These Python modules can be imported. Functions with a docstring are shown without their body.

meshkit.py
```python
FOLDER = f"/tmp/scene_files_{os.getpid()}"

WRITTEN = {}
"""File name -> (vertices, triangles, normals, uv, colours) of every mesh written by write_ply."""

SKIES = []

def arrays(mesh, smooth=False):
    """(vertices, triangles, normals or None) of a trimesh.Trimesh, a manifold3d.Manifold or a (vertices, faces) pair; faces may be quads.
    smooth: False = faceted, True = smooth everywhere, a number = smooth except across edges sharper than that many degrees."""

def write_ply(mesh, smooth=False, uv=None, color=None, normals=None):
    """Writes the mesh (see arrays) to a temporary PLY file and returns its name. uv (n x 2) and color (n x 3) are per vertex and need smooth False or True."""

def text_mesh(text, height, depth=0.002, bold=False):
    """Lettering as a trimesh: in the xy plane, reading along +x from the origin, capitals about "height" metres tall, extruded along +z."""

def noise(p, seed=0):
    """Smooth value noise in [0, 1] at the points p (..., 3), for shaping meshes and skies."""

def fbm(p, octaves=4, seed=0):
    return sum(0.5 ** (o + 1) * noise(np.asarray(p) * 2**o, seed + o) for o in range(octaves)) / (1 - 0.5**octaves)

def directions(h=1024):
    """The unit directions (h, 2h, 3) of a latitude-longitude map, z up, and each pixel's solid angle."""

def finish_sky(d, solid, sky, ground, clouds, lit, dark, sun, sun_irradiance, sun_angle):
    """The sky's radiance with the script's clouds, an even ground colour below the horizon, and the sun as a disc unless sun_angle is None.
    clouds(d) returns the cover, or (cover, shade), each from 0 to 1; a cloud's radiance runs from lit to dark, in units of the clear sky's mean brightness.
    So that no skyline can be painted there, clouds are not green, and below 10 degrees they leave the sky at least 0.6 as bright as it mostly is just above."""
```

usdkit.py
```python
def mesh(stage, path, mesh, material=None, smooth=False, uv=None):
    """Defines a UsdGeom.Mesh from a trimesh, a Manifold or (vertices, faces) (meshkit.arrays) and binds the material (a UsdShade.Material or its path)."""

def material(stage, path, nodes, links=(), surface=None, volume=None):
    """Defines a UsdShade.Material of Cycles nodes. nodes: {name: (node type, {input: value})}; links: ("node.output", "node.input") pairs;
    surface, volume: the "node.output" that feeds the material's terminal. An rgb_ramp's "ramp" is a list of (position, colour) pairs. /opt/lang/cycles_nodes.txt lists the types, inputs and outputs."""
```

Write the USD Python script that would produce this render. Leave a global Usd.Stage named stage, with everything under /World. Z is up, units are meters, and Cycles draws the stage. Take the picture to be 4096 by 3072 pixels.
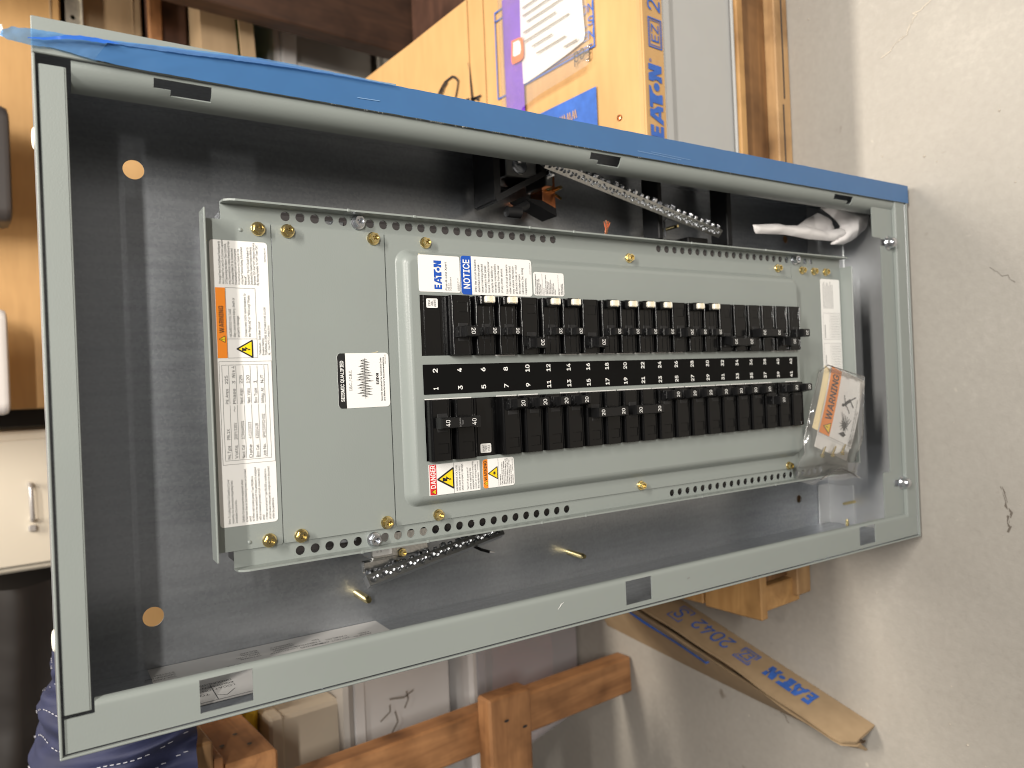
import math, random
import numpy as np, trimesh, usdkit, meshkit, shapely
from shapely.geometry import Polygon, Point, box as sbox, LineString
from shapely import affinity, union_all
from scipy.spatial import Delaunay
from pxr import Usd, UsdGeom, UsdLux, UsdShade, Gf, Sdf
rng = np.random.default_rng(7); random.seed(7)
stage = Usd.Stage.CreateInMemory()
UsdGeom.SetStageUpAxis(stage, 'Z'); UsdGeom.SetStageMetersPerUnit(stage, 1.0)
stage.SetDefaultPrim(UsdGeom.Xform.Define(stage, '/World').GetPrim())
UsdGeom.Scope.Define(stage, '/World/Looks')
# ------------------------------------------------------------------ camera, lamps, exposure
LEAN, DEPTH = math.radians(5), 0.146           # the cabinet leans back on the carton, its rear bottom edge on the floor
cL, sL = math.cos(LEAN), math.sin(LEAN)
def pw(p):                                      # cabinet axes (X right, Y up, Z out of the front) -> world
    p = np.asarray(p, float); X, Y, Z = p[..., 0], p[..., 1], p[..., 2]
    return np.stack([X, Y*sL - Z*cL, Y*cL + Z*sL + DEPTH*sL], -1)
cam = UsdGeom.Camera.Define(stage, '/World/camera')
CR = np.array([[-.04141442, -.84272355, .53675121], [-.99913958, .03373512, -.02412552], [.00222378, -.53728853, -.84339557]])
CP = np.array([-.01175613, 1.07117774, .59790366])
o0 = pw([0, 0, 0]); r_, d_, f_ = (pw(v) - o0 for v in CR); e_ = pw(CP)
M = Gf.Matrix4d(*r_, 0, *(-d_), 0, *(-f_), 0, *e_, 1)
cam.AddTransformOp().Set(M)
cam.CreateHorizontalApertureAttr(36.0); cam.CreateVerticalApertureAttr(27.0)
cam.CreateFocalLengthAttr(36*2976.51/4096); cam.CreateClippingRangeAttr(Gf.Vec2f(.01, 100))
cam.CreateFStopAttr(7.0); cam.CreateFocusDistanceAttr(0.66)
cam.CreateExposureAttr(0.45)
def lamp(name, pos, target, width, height, power, color):       # a ceiling tube, its length along the world's x
    l = UsdLux.RectLight.Define(stage, '/World/' + name); l.CreateWidthAttr(width); l.CreateHeightAttr(height); l.CreateIntensityAttr(power); l.CreateColorAttr(Gf.Vec3f(*color))
    p, t = np.array(pos, float), np.array(target, float); z = p - t; z[0] = 0; z /= np.linalg.norm(z)
    x = np.array([1., 0, 0]); y = np.cross(z, x)
    l.AddTransformOp().Set(Gf.Matrix4d(*x, 0, *y, 0, *z, 0, *p, 1))
    return l
lamp('front_ceiling_lamp', (.72, -2.4, 2.42), (0, .1, .4), 1.0, .08, 205, (1, .955, .885))
lamp('overhead_ceiling_lamp', (1.0, -.85, 2.75), (.1, -.4, .2), 1.2, .12, 118, (1, .945, .86))
lamp('rear_ceiling_lamp', (.55, .95, 2.7), (.6, .95, 0), 1.2, .12, 98, (1, .91, .78))
dome = UsdLux.DomeLight.Define(stage, '/World/room_light'); dome.CreateIntensityAttr(.045); dome.CreateColorAttr(Gf.Vec3f(1, .94, .87))

# ------------------------------------------------------------------ materials
LK = {}
def mat(name, nodes, links=(), surface='p.BSDF'):
    LK[name] = usdkit.material(stage, '/World/Looks/' + name, nodes, links, surface=surface); return name
def plain(name, c, rough=.5, metal=0, bump=0, scale=200, var=0, vscale=6, **kw):
    n = {'g': ('geometry', {}), 'p': ('principled_bsdf', {'base_color': c, 'roughness': rough, 'metallic': metal, **kw})}; l = []
    if bump:
        n['n'] = ('noise_texture', {'scale': scale, 'detail': 3}); n['b'] = ('bump', {'strength': bump, 'distance': .001})
        l += [('g.position', 'n.vector'), ('n.fac', 'b.height'), ('b.normal', 'p.normal')]
    if var:
        n['v'] = ('noise_texture', {'scale': vscale, 'detail': 5, 'roughness': .6})
        n['r'] = ('rgb_ramp', {'ramp': [(.25, tuple(x*(1-var) for x in c)), (.75, tuple(min(1, x*(1+var)) for x in c))]})
        l += [('g.position', 'v.vector'), ('v.fac', 'r.fac'), ('r.color', 'p.base_color')]
    return mat(name, n, l)
plain("gray_paint", (.250, .275, .262), .36, bump=.10, scale=900, var=.03, vscale=9)
plain('gray_paint_back', (.42, .42, .41), .4, bump=.1, scale=600, var=.05)
plain('black_plastic', (.004, .004, .0043), .15, bump=.05, scale=700, ior=1.36)
plain('black_handle', (.009, .009, .0095), .30, bump=.1, scale=900, ior=1.35)
plain('dark_rubber', (.012, .012, .013), .55, bump=.2, scale=300)
plain('black_strip', (.004, .004, .004), .5, ior=1.2)
plain('white_sticker', (.80, .79, .77), .35)
plain('print_white', (.85, .85, .83), .4)
plain('ivory_plastic', (.80, .76, .66), .35)
plain('print_gray', (.22, .22, .22), .5)
plain('ink', (.012, .012, .013), .4)
plain('blue_ink', (.008, .075, .42), .35)
plain('orange_ink', (.86, .25, .015), .38)
plain('yellow_ink', (.88, .62, .01), .38)
plain('red_ink', (.60, .018, .022), .38)
plain('cream_paper', (.80, .68, .40), .5)
plain('carton_blue', (.035, .12, .45), .6, var=.2, vscale=60)
plain('marker_ink', (.02, .018, .02), .5)
plain('brass', (.80, .66, .33), .16, metal=1)
plain('zinc', (.66, .68, .72), .22, metal=1)
plain('bar_metal', (.62, .62, .61), .28, metal=1, bump=.2, scale=400)
plain('copper', (.72, .27, .12), .3, metal=1, var=.3, vscale=40)
plain('bright_copper', (.9, .42, .24), .35, metal=1)
plain('white_bag', (.86, .83, .82), .38, bump=.3, scale=60)
plain('cream_metal', (.66, .60, .50), .4, bump=.1, scale=500)
plain('handle_metal', (.60, .58, .57), .3, metal=.6)
plain('white_tote', (.66, .64, .63), .4, var=.04)
plain('dull_tote', (.36, .34, .32), .4, var=.06)
plain('beige_box', (.50, .43, .34), .6, var=.05)
plain('red_cloth', (.75, .12, .14), .7, var=.3, vscale=12)
plain('blue_cloth', (.12, .13, .18), .8)
plain('yellow_cloth', (.6, .40, .02), .7)
plain('green_plastic', (.10, .30, .03), .4)
plain('dark_sheet', (.018, .015, .014), .55, bump=.4, scale=20)
plain('dark_wall', (.03, .024, .02), .8)
plain('dark_tote', (.05, .045, .045), .45)
plain('purple_film', (.17, .06, .50), .22, bump=.4, scale=90, var=.2, vscale=30)
plain('orange_paper', (.85, .16, .03), .5)
plain('paper', (.72, .72, .72), .45, var=.06, vscale=30)
plain('film_scuff', (.22, .36, .58), .4)
plain('side_paper', (.50, .49, .48), .5)
plain('floor_pale', (.50, .45, .38), .7)
plain('floor_dark', (.13, .11, .09), .7)
plain('floor_gray', (.22, .20, .175), .7)
plain('thread', (.50, .50, .56), .7)
plain('bare_steel', (.62, .58, .50), .35, metal=.7, var=.35, vscale=40)
# galvanised sheet: spangle and rolling streaks
mat('galvanised', {'g': ('geometry', {}), 'v': ('voronoi_texture', {'scale': 420}), 'm': ('mapping', {'scale': (160, 160, 6)}), 'n': ('noise_texture', {'scale': 1, 'detail': 4}),
    'n2': ('noise_texture', {'scale': 11, 'detail': 6, 'roughness': .65}),
    'mx': ('mix_float', {'fac': .30}), 'mx2': ('mix_float', {'fac': .25}), 'bw': ('rgb_to_bw', {}),
    'r': ('rgb_ramp', {'ramp': [(.2, (.37, .39, .42)), (.8, (.46, .48, .51))]}), 'rr': ('map_range', {'from_min': .3, 'from_max': .7, 'to_min': .29, 'to_max': .33}),
    'b': ('bump', {'strength': .06, 'distance': .0004}),
    'p': ('principled_bsdf', {'metallic': .82, 'roughness': .38})},
    [('g.position', 'v.vector'), ('g.position', 'm.vector'), ('m.vector', 'n.vector'), ('g.position', 'n2.vector'), ('v.color', 'bw.color'), ('bw.val', 'mx.b'), ('n.fac', 'mx.a'), ('mx.result', 'mx2.a'), ('n2.fac', 'mx2.b'),
     ('mx2.result', 'r.fac'), ('r.color', 'p.base_color'), ('mx2.result', 'rr.value'), ('rr.result', 'p.roughness'), ('mx2.result', 'b.height'), ('b.normal', 'p.normal')])
plain('zinc_sheet', (.52, .53, .54), .33, metal=.5, var=.05, vscale=30)  # same galvanised metal, paler and less metallic to paint in light falling on it
def card_mat(name, c, d):
    mat(name, {'g': ('geometry', {}), 'm': ('mapping', {'scale': (9, 60, 60)}), 'n': ('noise_texture', {'scale': 1, 'detail': 4}), 'n2': ('noise_texture', {'scale': 7, 'detail': 5}),
        'mx': ('mix_float', {'fac': .5}), 'r': ('rgb_ramp', {'ramp': [(.3, d), (.7, c)]}), 'b': ('bump', {'strength': .25, 'distance': .001}), 'p': ('principled_bsdf', {'roughness': .65})},
        [('g.position', 'm.vector'), ('m.vector', 'n.vector'), ('g.position', 'n2.vector'), ('n.fac', 'mx.a'), ('n2.fac', 'mx.b'), ('mx.result', 'r.fac'), ('r.color', 'p.base_color'), ('mx.result', 'b.height'), ('b.normal', 'p.normal')])
card_mat('cardboard', (.57, .345, .145), (.47, .275, .11))
card_mat('cardboard_dull', (.40, .285, .17), (.32, .225, .13))
card_mat('cardboard_edge', (.20, .12, .06), (.06, .035, .02))
def wood(name, c, d, axis, k=1.0):
    sc = [38, 38, 38]; sc[axis] = 3.2
    mat(name, {'g': ('geometry', {}), 'm': ('mapping', {'scale': tuple(s*k for s in sc)}), 'n': ('noise_texture', {'scale': 1, 'detail': 6, 'roughness': .65, 'distortion': .8}),
        'v': ('voronoi_texture', {'scale': 7.5}), 'kr': ('rgb_ramp', {'ramp': [(.0, (.16, .12, .09)), (.10, (.30, .25, .2)), (.20, (.75, .7, .65)), (.30, (1, 1, 1))]}), 'n2': ('noise_texture', {'scale': 14, 'detail': 4}),
        'r': ('rgb_ramp', {'ramp': [(.25, d), (.5, tuple((a+b)/2 for a, b in zip(c, d))), (.75, c)]}), 'mx': ('mix', {'mix_type': 'multiply', 'fac': .8}),
        'r2': ('rgb_ramp', {'ramp': [(.32, (.42, .38, .34)), (.56, (1, 1, 1))]}), 'mx2': ('mix', {'mix_type': 'multiply', 'fac': .7}),
        'b': ('bump', {'strength': .35, 'distance': .0015}), 'p': ('principled_bsdf', {'roughness': .6})},
        [('g.position', 'm.vector'), ('m.vector', 'n.vector'), ('g.position', 'v.vector'), ('g.position', 'n2.vector'), ('v.distance', 'kr.fac'), ('n.fac', 'r.fac'), ('r.color', 'mx.color1'), ('kr.color', 'mx.color2'),
         ('n2.fac', 'r2.fac'), ('mx.color', 'mx2.color1'), ('r2.color', 'mx2.color2'), ('mx2.color', 'p.base_color'), ('n.fac', 'b.height'), ('b.normal', 'p.normal')])
for ax, nm in enumerate('xyz'):
    wood('bench_wood_'+nm, (.50, .245, .10), (.24, .105, .04), ax)
    wood('pallet_wood_'+nm, (.58, .34, .13), (.36, .18, .06), ax)
wood('shelf_wood_z', (.075, .034, .018), (.03, .014, .008), 2); wood('shelf_wood_x', (.10, .045, .028), (.05, .022, .014), 0)
wood('pale_wood_x', (.56, .35, .165), (.36, .20, .085), 0)
wood('dark_pallet_x', (.30, .15, .055), (.14, .065, .022), 0)
# concrete floor
mat('concrete', {'g': ('geometry', {}), 'n1': ('noise_texture', {'scale': 3.2, 'detail': 8, 'roughness': .62}), 'n2': ('noise_texture', {'scale': 90, 'detail': 5, 'roughness': .7}), 'n3': ('noise_texture', {'scale': 26, 'detail': 2}),
    'n4': ('noise_texture', {'scale': 34, 'detail': 1, 'w': 3}), 'm4': ('mapping', {'location': (7, 3, 1)}),
    'mx': ('mix_float', {'fac': .4}), 'r': ('rgb_ramp', {'ramp': [(.2, (.235, .212, .187)), (.42, (.33, .307, .275)), (.58, (.365, .341, .307)), (.8, (.46, .43, .39))]}),
    'sp': ('rgb_ramp', {'ramp': [(.0, (.45, .40, .36)), (.22, (.55, .5, .45)), (.29, (1, 1, 1))]}), 'mu': ('mix', {'mix_type': 'multiply', 'fac': .9}),
    'wl': ('rgb_ramp', {'ramp': [(.76, (0, 0, 0)), (.80, (.13, .115, .09))]}), 'ad': ('mix', {'mix_type': 'add', 'fac': 1}),
    'b': ('bump', {'strength': .5, 'distance': .003}), 'p': ('principled_bsdf', {'roughness': .5})},
    [('g.position', 'n1.vector'), ('g.position', 'n2.vector'), ('g.position', 'n3.vector'), ('g.position', 'm4.vector'), ('m4.vector', 'n4.vector'), ('n1.fac', 'mx.a'), ('n2.fac', 'mx.b'), ('mx.result', 'r.fac'), ('n3.fac', 'sp.fac'), ('r.color', 'mu.color1'), ('sp.color', 'mu.color2'),
     ('n4.fac', 'wl.fac'), ('mu.color', 'ad.color1'), ('wl.color', 'ad.color2'), ('ad.color', 'p.base_color'), ('mx.result', 'b.height'), ('b.normal', 'p.normal')])
# thin plastics
def film(name, color, clear, rough=.15, diff=(.8, .8, .8), gl=.25, bumps=0):
    n = {'t': ('transparent_bsdf', {'color': color}), 'd': ('diffuse_bsdf', {'color': diff}), 'g': ('glossy_bsdf', {'color': (1, 1, 1), 'roughness': rough}), 'f': ('fresnel', {'IOR': 1.5}), 'm1': ('mix_closure', {'fac': 1-clear}), 'm2': ('mix_closure', {})}
    l = [('t.BSDF', 'm1.closure1'), ('d.BSDF', 'm1.closure2'), ('m1.closure', 'm2.closure1'), ('g.BSDF', 'm2.closure2'), ('f.fac', 'm2.fac')]
    if bumps:
        n.update({'ge': ('geometry', {}), 'n': ('noise_texture', {'scale': bumps, 'detail': 3}), 'b': ('bump', {'strength': .6, 'distance': .002})})
        l += [('ge.position', 'n.vector'), ('n.fac', 'b.height'), ('b.normal', 'g.normal')]
    mat(name, n, l, 'm2.closure')
film('clear_film', (.97, .97, .97), .93, .10, (.95, .93, .91), bumps=55)
film('pouch_film', (.97, .97, .97), .86, .08, (.8, .76, .7), bumps=70)
film('blue_loose_film', (.35, .62, .95), .60, .18, (.16, .34, .66), bumps=60)
film('tote_film', (.93, .88, .92), .52, .25, (.80, .77, .80))
plain('blue_film', (.044, .130, .295), .30, bump=.05, scale=120, var=.05, vscale=14)
plain('blue_film_deep', (.03, .13, .52), .25, bump=.2, scale=80)
# quilted navy cloth
plain('navy_quilt', (.017, .021, .062), .75, bump=.3, scale=900, var=.25, vscale=20)

# ------------------------------------------------------------------ objects
USED = {}
def numbered(path):
    k = USED.get(path, 0); USED[path] = k + 1
    return path if k == 0 else f'{path}_{k:03d}'
PM = Gf.Matrix4d(*(pw([1, 0, 0]) - o0), 0, *(pw([0, 1, 0]) - o0), 0, *(pw([0, 0, 1]) - o0), 0, *o0, 1)
def tagp(prim, label, cat, group=None, kind=None):
    for k, v in (('label', label), ('category', cat), ('group', group), ('kind', kind)):
        if v: prim.SetCustomDataByKey(k, v)
class Thing:
    """A top-level thing; its meshes are given in world axes, or in the cabinet's axes when panel=True."""
    def __init__(s, name, label, cat, base, panel=False, group=None):
        x = UsdGeom.Xform.Define(stage, numbered('/World/' + name)); s.path = str(x.GetPath()); s.base = np.array(base, float)
        if panel:
            m = Gf.Matrix4d(PM); m.SetTranslateOnly(Gf.Vec3d(*pw(s.base))); x.AddTransformOp().Set(m)
        else: x.AddTranslateOp().Set(Gf.Vec3d(*s.base))
        tagp(x.GetPrim(), label, cat, group)
    def add(s, name, mesh, m, parent=None, smooth=False, label=None, kind=None):
        v, f = (mesh.vertices, mesh.faces) if hasattr(mesh, 'vertices') else mesh
        path = numbered((parent or s.path) + '/' + name)
        p = usdkit.mesh(stage, path, trimesh.Trimesh(np.asarray(v) - s.base, f, process=False), LK[m], smooth=smooth)
        if label: p.GetPrim().SetCustomDataByKey('label', label)
        if kind: p.GetPrim().SetCustomDataByKey('kind', kind)
        return path
def single(name, mesh, m, label, cat, smooth=False, group=None, kind=None, base=None, panel=False):
    v = np.asarray(mesh.vertices); b = np.array([v[:, 0].mean(), v[:, 1].mean(), v[:, 2].min()]) if base is None else np.array(base)
    p = usdkit.mesh(stage, numbered('/World/' + name), trimesh.Trimesh(v - b, mesh.faces, process=False), LK[m], smooth=smooth)
    if panel:
        mm = Gf.Matrix4d(PM); mm.SetTranslateOnly(Gf.Vec3d(*pw(b))); p.AddTransformOp().Set(mm)
    else: p.AddTranslateOp().Set(Gf.Vec3d(*b))
    tagp(p.GetPrim(), label, cat, group, kind); return p
def structure(name, mesh, m):
    p = usdkit.mesh(stage, '/World/' + name, mesh, LK[m]); p.GetPrim().SetCustomDataByKey('kind', 'structure')

# ------------------------------------------------------------------ mesh helpers
cat = trimesh.util.concatenate
def hull(pts): return trimesh.convex.convex_hull(np.asarray(pts, float))
def bx(x0, x1, y0, y1, z0, z1, b=.001):
    b = min(b, .3*min(x1-x0, y1-y0, z1-z0)); P = []
    for sx in (0, 1):
        for sy in (0, 1):
            for sz in (0, 1):
                c = [(x0, x1)[sx], (y0, y1)[sy], (z0, z1)[sz]]; d = [1-2*sx, 1-2*sy, 1-2*sz]
                for k in range(3):
                    q = list(c)
                    for j in range(3):
                        if j != k: q[j] += d[j]*b
                    P.append(q)
    return hull(P)
def xf(m, A, t=(0, 0, 0)):
    return trimesh.Trimesh(np.asarray(m.vertices) @ np.asarray(A, float).T + np.asarray(t, float), m.faces, process=False)
def frame(m, O, U, V):                          # local x, y, z -> O + x U + y V + z (U x V)
    U, V, O = (np.asarray(a, float) for a in (U, V, O)); W = np.cross(U, V); W /= np.linalg.norm(W)
    v = np.asarray(m.vertices); f = np.asarray(m.faces)
    return trimesh.Trimesh(O + v[:, :1]*U + v[:, 1:2]*V + v[:, 2:3]*W, f, process=False)
def ext(poly, z0, z1):
    gs = [g for g in getattr(poly, 'geoms', [poly]) if g.area > 1e-10]
    ms = [trimesh.creation.extrude_polygon(g, z1-z0, engine='earcut') for g in gs]
    m = cat(ms); m.apply_translation([0, 0, z0]); return m
def flat(poly, z):
    out = []
    for g in getattr(poly, 'geoms', [poly]):
        if g.area < 1e-12: continue
        v, f = trimesh.creation.triangulate_polygon(g, engine='earcut')
        e1, e2 = v[f[:, 1]] - v[f[:, 0]], v[f[:, 2]] - v[f[:, 0]]; n = e1[:, 0]*e2[:, 1] - e1[:, 1]*e2[:, 0]; f = np.where((n < 0)[:, None], f[:, ::-1], f)
        out.append(trimesh.Trimesh(np.c_[v, np.full(len(v), z)], f, process=False))
    return cat(out)
def rr(x0, x1, y0, y1, r):
    return sbox(x0+r, y0+r, x1-r, y1-r).buffer(r, quad_segs=5) if r > 0 else sbox(x0, y0, x1, y1)
def circ(x, y, r, n=6): return Point(x, y).buffer(r, quad_segs=n)
def stroke(pts, w): return LineString(pts).buffer(w/2, cap_style=2, join_style=2)
def tube(pts, r, n=8, close=True):
    pts = np.asarray(pts, float); k = len(pts); r = np.broadcast_to(np.asarray(r, float), k); T = np.gradient(pts, axis=0); T /= np.linalg.norm(T, axis=1, keepdims=True)
    a = np.array([0, 0, 1.0]) if abs(T[0][2]) < .9 else np.array([1.0, 0, 0]); V = []
    for i in range(k):
        u = np.cross(T[i], a); u /= np.linalg.norm(u); w = np.cross(T[i], u); a = np.cross(u, T[i])
        for j in range(n):
            t = 2*math.pi*j/n; V.append(pts[i] + r[i]*(math.cos(t)*u + math.sin(t)*w))
    F = [(i*n+j, i*n+(j+1) % n, (i+1)*n+(j+1) % n, (i+1)*n+j) for i in range(k-1) for j in range(n)]
    F = [t for q in F for t in ((q[0], q[1], q[2]), (q[0], q[2], q[3]))]
    if close:
        V += [pts[0], pts[-1]]; c = k*n
        F += [(c, (j+1) % n, j) for j in range(n)] + [(c+1, (k-1)*n+j, (k-1)*n+(j+1) % n) for j in range(n)]
    return trimesh.Trimesh(np.array(V), np.array(F), process=False)
def lathe(prof, n=12):                          # prof: (r, z) pairs from the bottom up
    V, F = [], []; k = len(prof)
    for r, z in prof:
        for j in range(n): V.append((r*math.cos(2*math.pi*j/n), r*math.sin(2*math.pi*j/n), z))
    for i in range(k-1):
        for j in range(n):
            a, b, c, d = i*n+j, i*n+(j+1) % n, (i+1)*n+(j+1) % n, (i+1)*n+j; F += [(a, b, c), (a, c, d)]
    V += [(0, 0, prof[-1][1])]; F += [(len(V)-1, (k-1)*n+j, (k-1)*n+(j+1) % n) for j in range(n)]
    return trimesh.Trimesh(np.array(V, float), np.array(F), process=False)
def shell(prof, ys, keep=None, t=.0015):
    """Bent sheet metal: a profile of (X, Z) points swept along Y at the breaks ys; keep(i, j) False cuts a window. Thickness t to the right of the profile."""
    P = np.asarray(prof, float); T = np.gradient(P, axis=0); T /= np.linalg.norm(T, axis=1, keepdims=True); N = np.c_[T[:, 1], -T[:, 0]]
    Q = P + t*N; np_, ny = len(P), len(ys); V, F = [], []
    def idx(s, i, j): return s*np_*ny + i*ny + j
    for S in (P, Q):
        for i in range(np_):
            for y in ys: V.append((S[i][0], y, S[i][1]))
    on = lambda i, j: 0 <= i < np_-1 and 0 <= j < ny-1 and (keep is None or keep(i, j))
    def quad(a, b, c, d): F.extend([(a, b, c), (a, c, d)])
    for i in range(np_-1):
        for j in range(ny-1):
            if not on(i, j): continue
            a, b, c, d = (i, j), (i+1, j), (i+1, j+1), (i, j+1)
            quad(*(idx(0, *q) for q in (a, b, c, d))); quad(*(idx(1, *q) for q in (d, c, b, a)))
            for (di, dj, p, q) in ((0, -1, a, b), (1, 0, b, c), (0, 1, c, d), (-1, 0, d, a)):
                if not on(i+di, j+dj): quad(idx(0, *q), idx(0, *p), idx(1, *p), idx(1, *q))
    m = trimesh.Trimesh(np.array(V), np.array(F), process=False); m.fix_normals(); return m
def blob(poly, step, zf, back=None):
    """A sheet over the polygon, height zf(x, y, d) with d the distance to the outline; closed by the sheet back(x, y, d) when given."""
    x0, y0, x1, y1 = poly.bounds; L = poly.exterior.length; n = max(12, int(L/step)); ring = poly.exterior
    B = np.array([ring.interpolate(i*L/n).coords[0] for i in range(n)])
    gx, gy = np.meshgrid(np.arange(x0, x1, step), np.arange(y0, y1, step)); gy = gy + (np.arange(gx.shape[1]) % 2)*step/2; g = np.c_[gx.ravel(), gy.ravel()]
    k = shapely.contains_xy(poly, g[:, 0], g[:, 1]); g = g[k]; g = g[shapely.distance(shapely.points(g), ring) > step*.45]
    A = np.vstack([B, g]); tri = Delaunay(A).simplices; c = A[tri].mean(1); tri = tri[shapely.contains_xy(poly.buffer(1e-6), c[:, 0], c[:, 1])]
    e1, e2 = A[tri[:, 1]] - A[tri[:, 0]], A[tri[:, 2]] - A[tri[:, 0]]; n_ = e1[:, 0]*e2[:, 1] - e1[:, 1]*e2[:, 0]; tri = np.where((n_ < 0)[:, None], tri[:, ::-1], tri)
    D = shapely.distance(shapely.points(A), ring); D[:n] = 0
    V = np.c_[A, zf(A[:, 0], A[:, 1], D)]; F = tri
    if back is not None:
        V2 = np.c_[A, back(A[:, 0], A[:, 1], D)]; m = len(A)
        side = [t for i in range(n) for t in ((i, i+m, (i+1) % n), ((i+1) % n, i+m, (i+1) % n+m))]
        V = np.vstack([V, V2]); F = np.vstack([tri, tri[:, ::-1]+m, np.array(side)])
    return trimesh.Trimesh(V, F, process=False)
nz = lambda x, y, s, seed=0, o=4: meshkit.fbm(np.stack([np.asarray(x)*s, np.asarray(y)*s, np.zeros_like(np.asarray(x, float))+.37], -1), o, seed) - .5
TC = {}
def T(s, h, w=None, bold=False, align='l', rot=0, slant=0):
    """Flat lettering in the xy plane: capitals h tall, set to the width w when given."""
    if (s, bold) not in TC:
        V, F, x, n = [], [], 0., 0
        for ch in s:
            if ch == ' ': x += .36; continue
            if (ch, bold, 0) not in TC:
                m = meshkit.text_mesh(ch, 1.0, .02, bold); k = m.face_normals[:, 2] > .5; m = trimesh.Trimesh(m.vertices, m.faces[k], process=False)
                m.remove_unreferenced_vertices(); g = np.array(m.vertices); g[:, 2] = 0; g[:, 0] -= g[:, 0].min(); TC[(ch, bold, 0)] = (g, np.array(m.faces))
            g, q = TC[(ch, bold, 0)]; V.append(g + [x, 0, 0]); F.append(q + n); n += len(g); x += g[:, 0].max() + .13
        TC[(s, bold)] = (np.vstack(V), np.vstack(F))
    v, f = TC[(s, bold)]; v = v.copy(); W = v[:, 0].max(); v[:, 1] *= h; v[:, 0] *= (w/W if w else h); W = v[:, 0].max()
    v[:, 0] -= {'l': 0, 'c': W/2, 'r': W}[align]; v[:, 0] += slant*v[:, 1]
    if rot: c, s_ = math.cos(rot), math.sin(rot); v[:, :2] = v[:, :2] @ np.array([[c, s_], [-s_, c]])
    return trimesh.Trimesh(v, f, process=False)
def at(m, x, y, z=0): return xf(m, np.eye(3), (x, y, z))
def lines(rows, x, y, h, pitch, bold=False, z=0, wf=None):
    out = []
    for i, r in enumerate(rows):
        if r: out.append(at(T(r, h, w=(wf[i] if wf and wf[i] else None), bold=bold), x, y - i*pitch, z))
    return cat(out)
def tri(cx, cy, s): return Polygon([(cx - s/2, cy - s*.42), (cx + s/2, cy - s*.42), (cx, cy + s*.45)])
def bolt_shape(cx, cy, s):
    p = [(-.16, .34), (.10, .34), (.02, .08), (.17, .08), (-.03, -.20), (.04, -.19), (-.07, -.34), (-.13, -.14), (-.07, -.17), (-.02, -.0), (-.17, -.0)]
    return Polygon([(cx + a*s, cy + b*s - .03*s) for a, b in p])
def burst(cx, cy, s, n=11, seed=1):
    r = np.random.default_rng(seed); p = []
    for i in range(2*n):
        R = s*(.34 if i % 2 == 0 else .13)*(.75+.5*r.random()); a = math.pi*i/n; p.append((cx+R*math.cos(a), cy+R*math.sin(a)))
    return Polygon(p)
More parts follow.
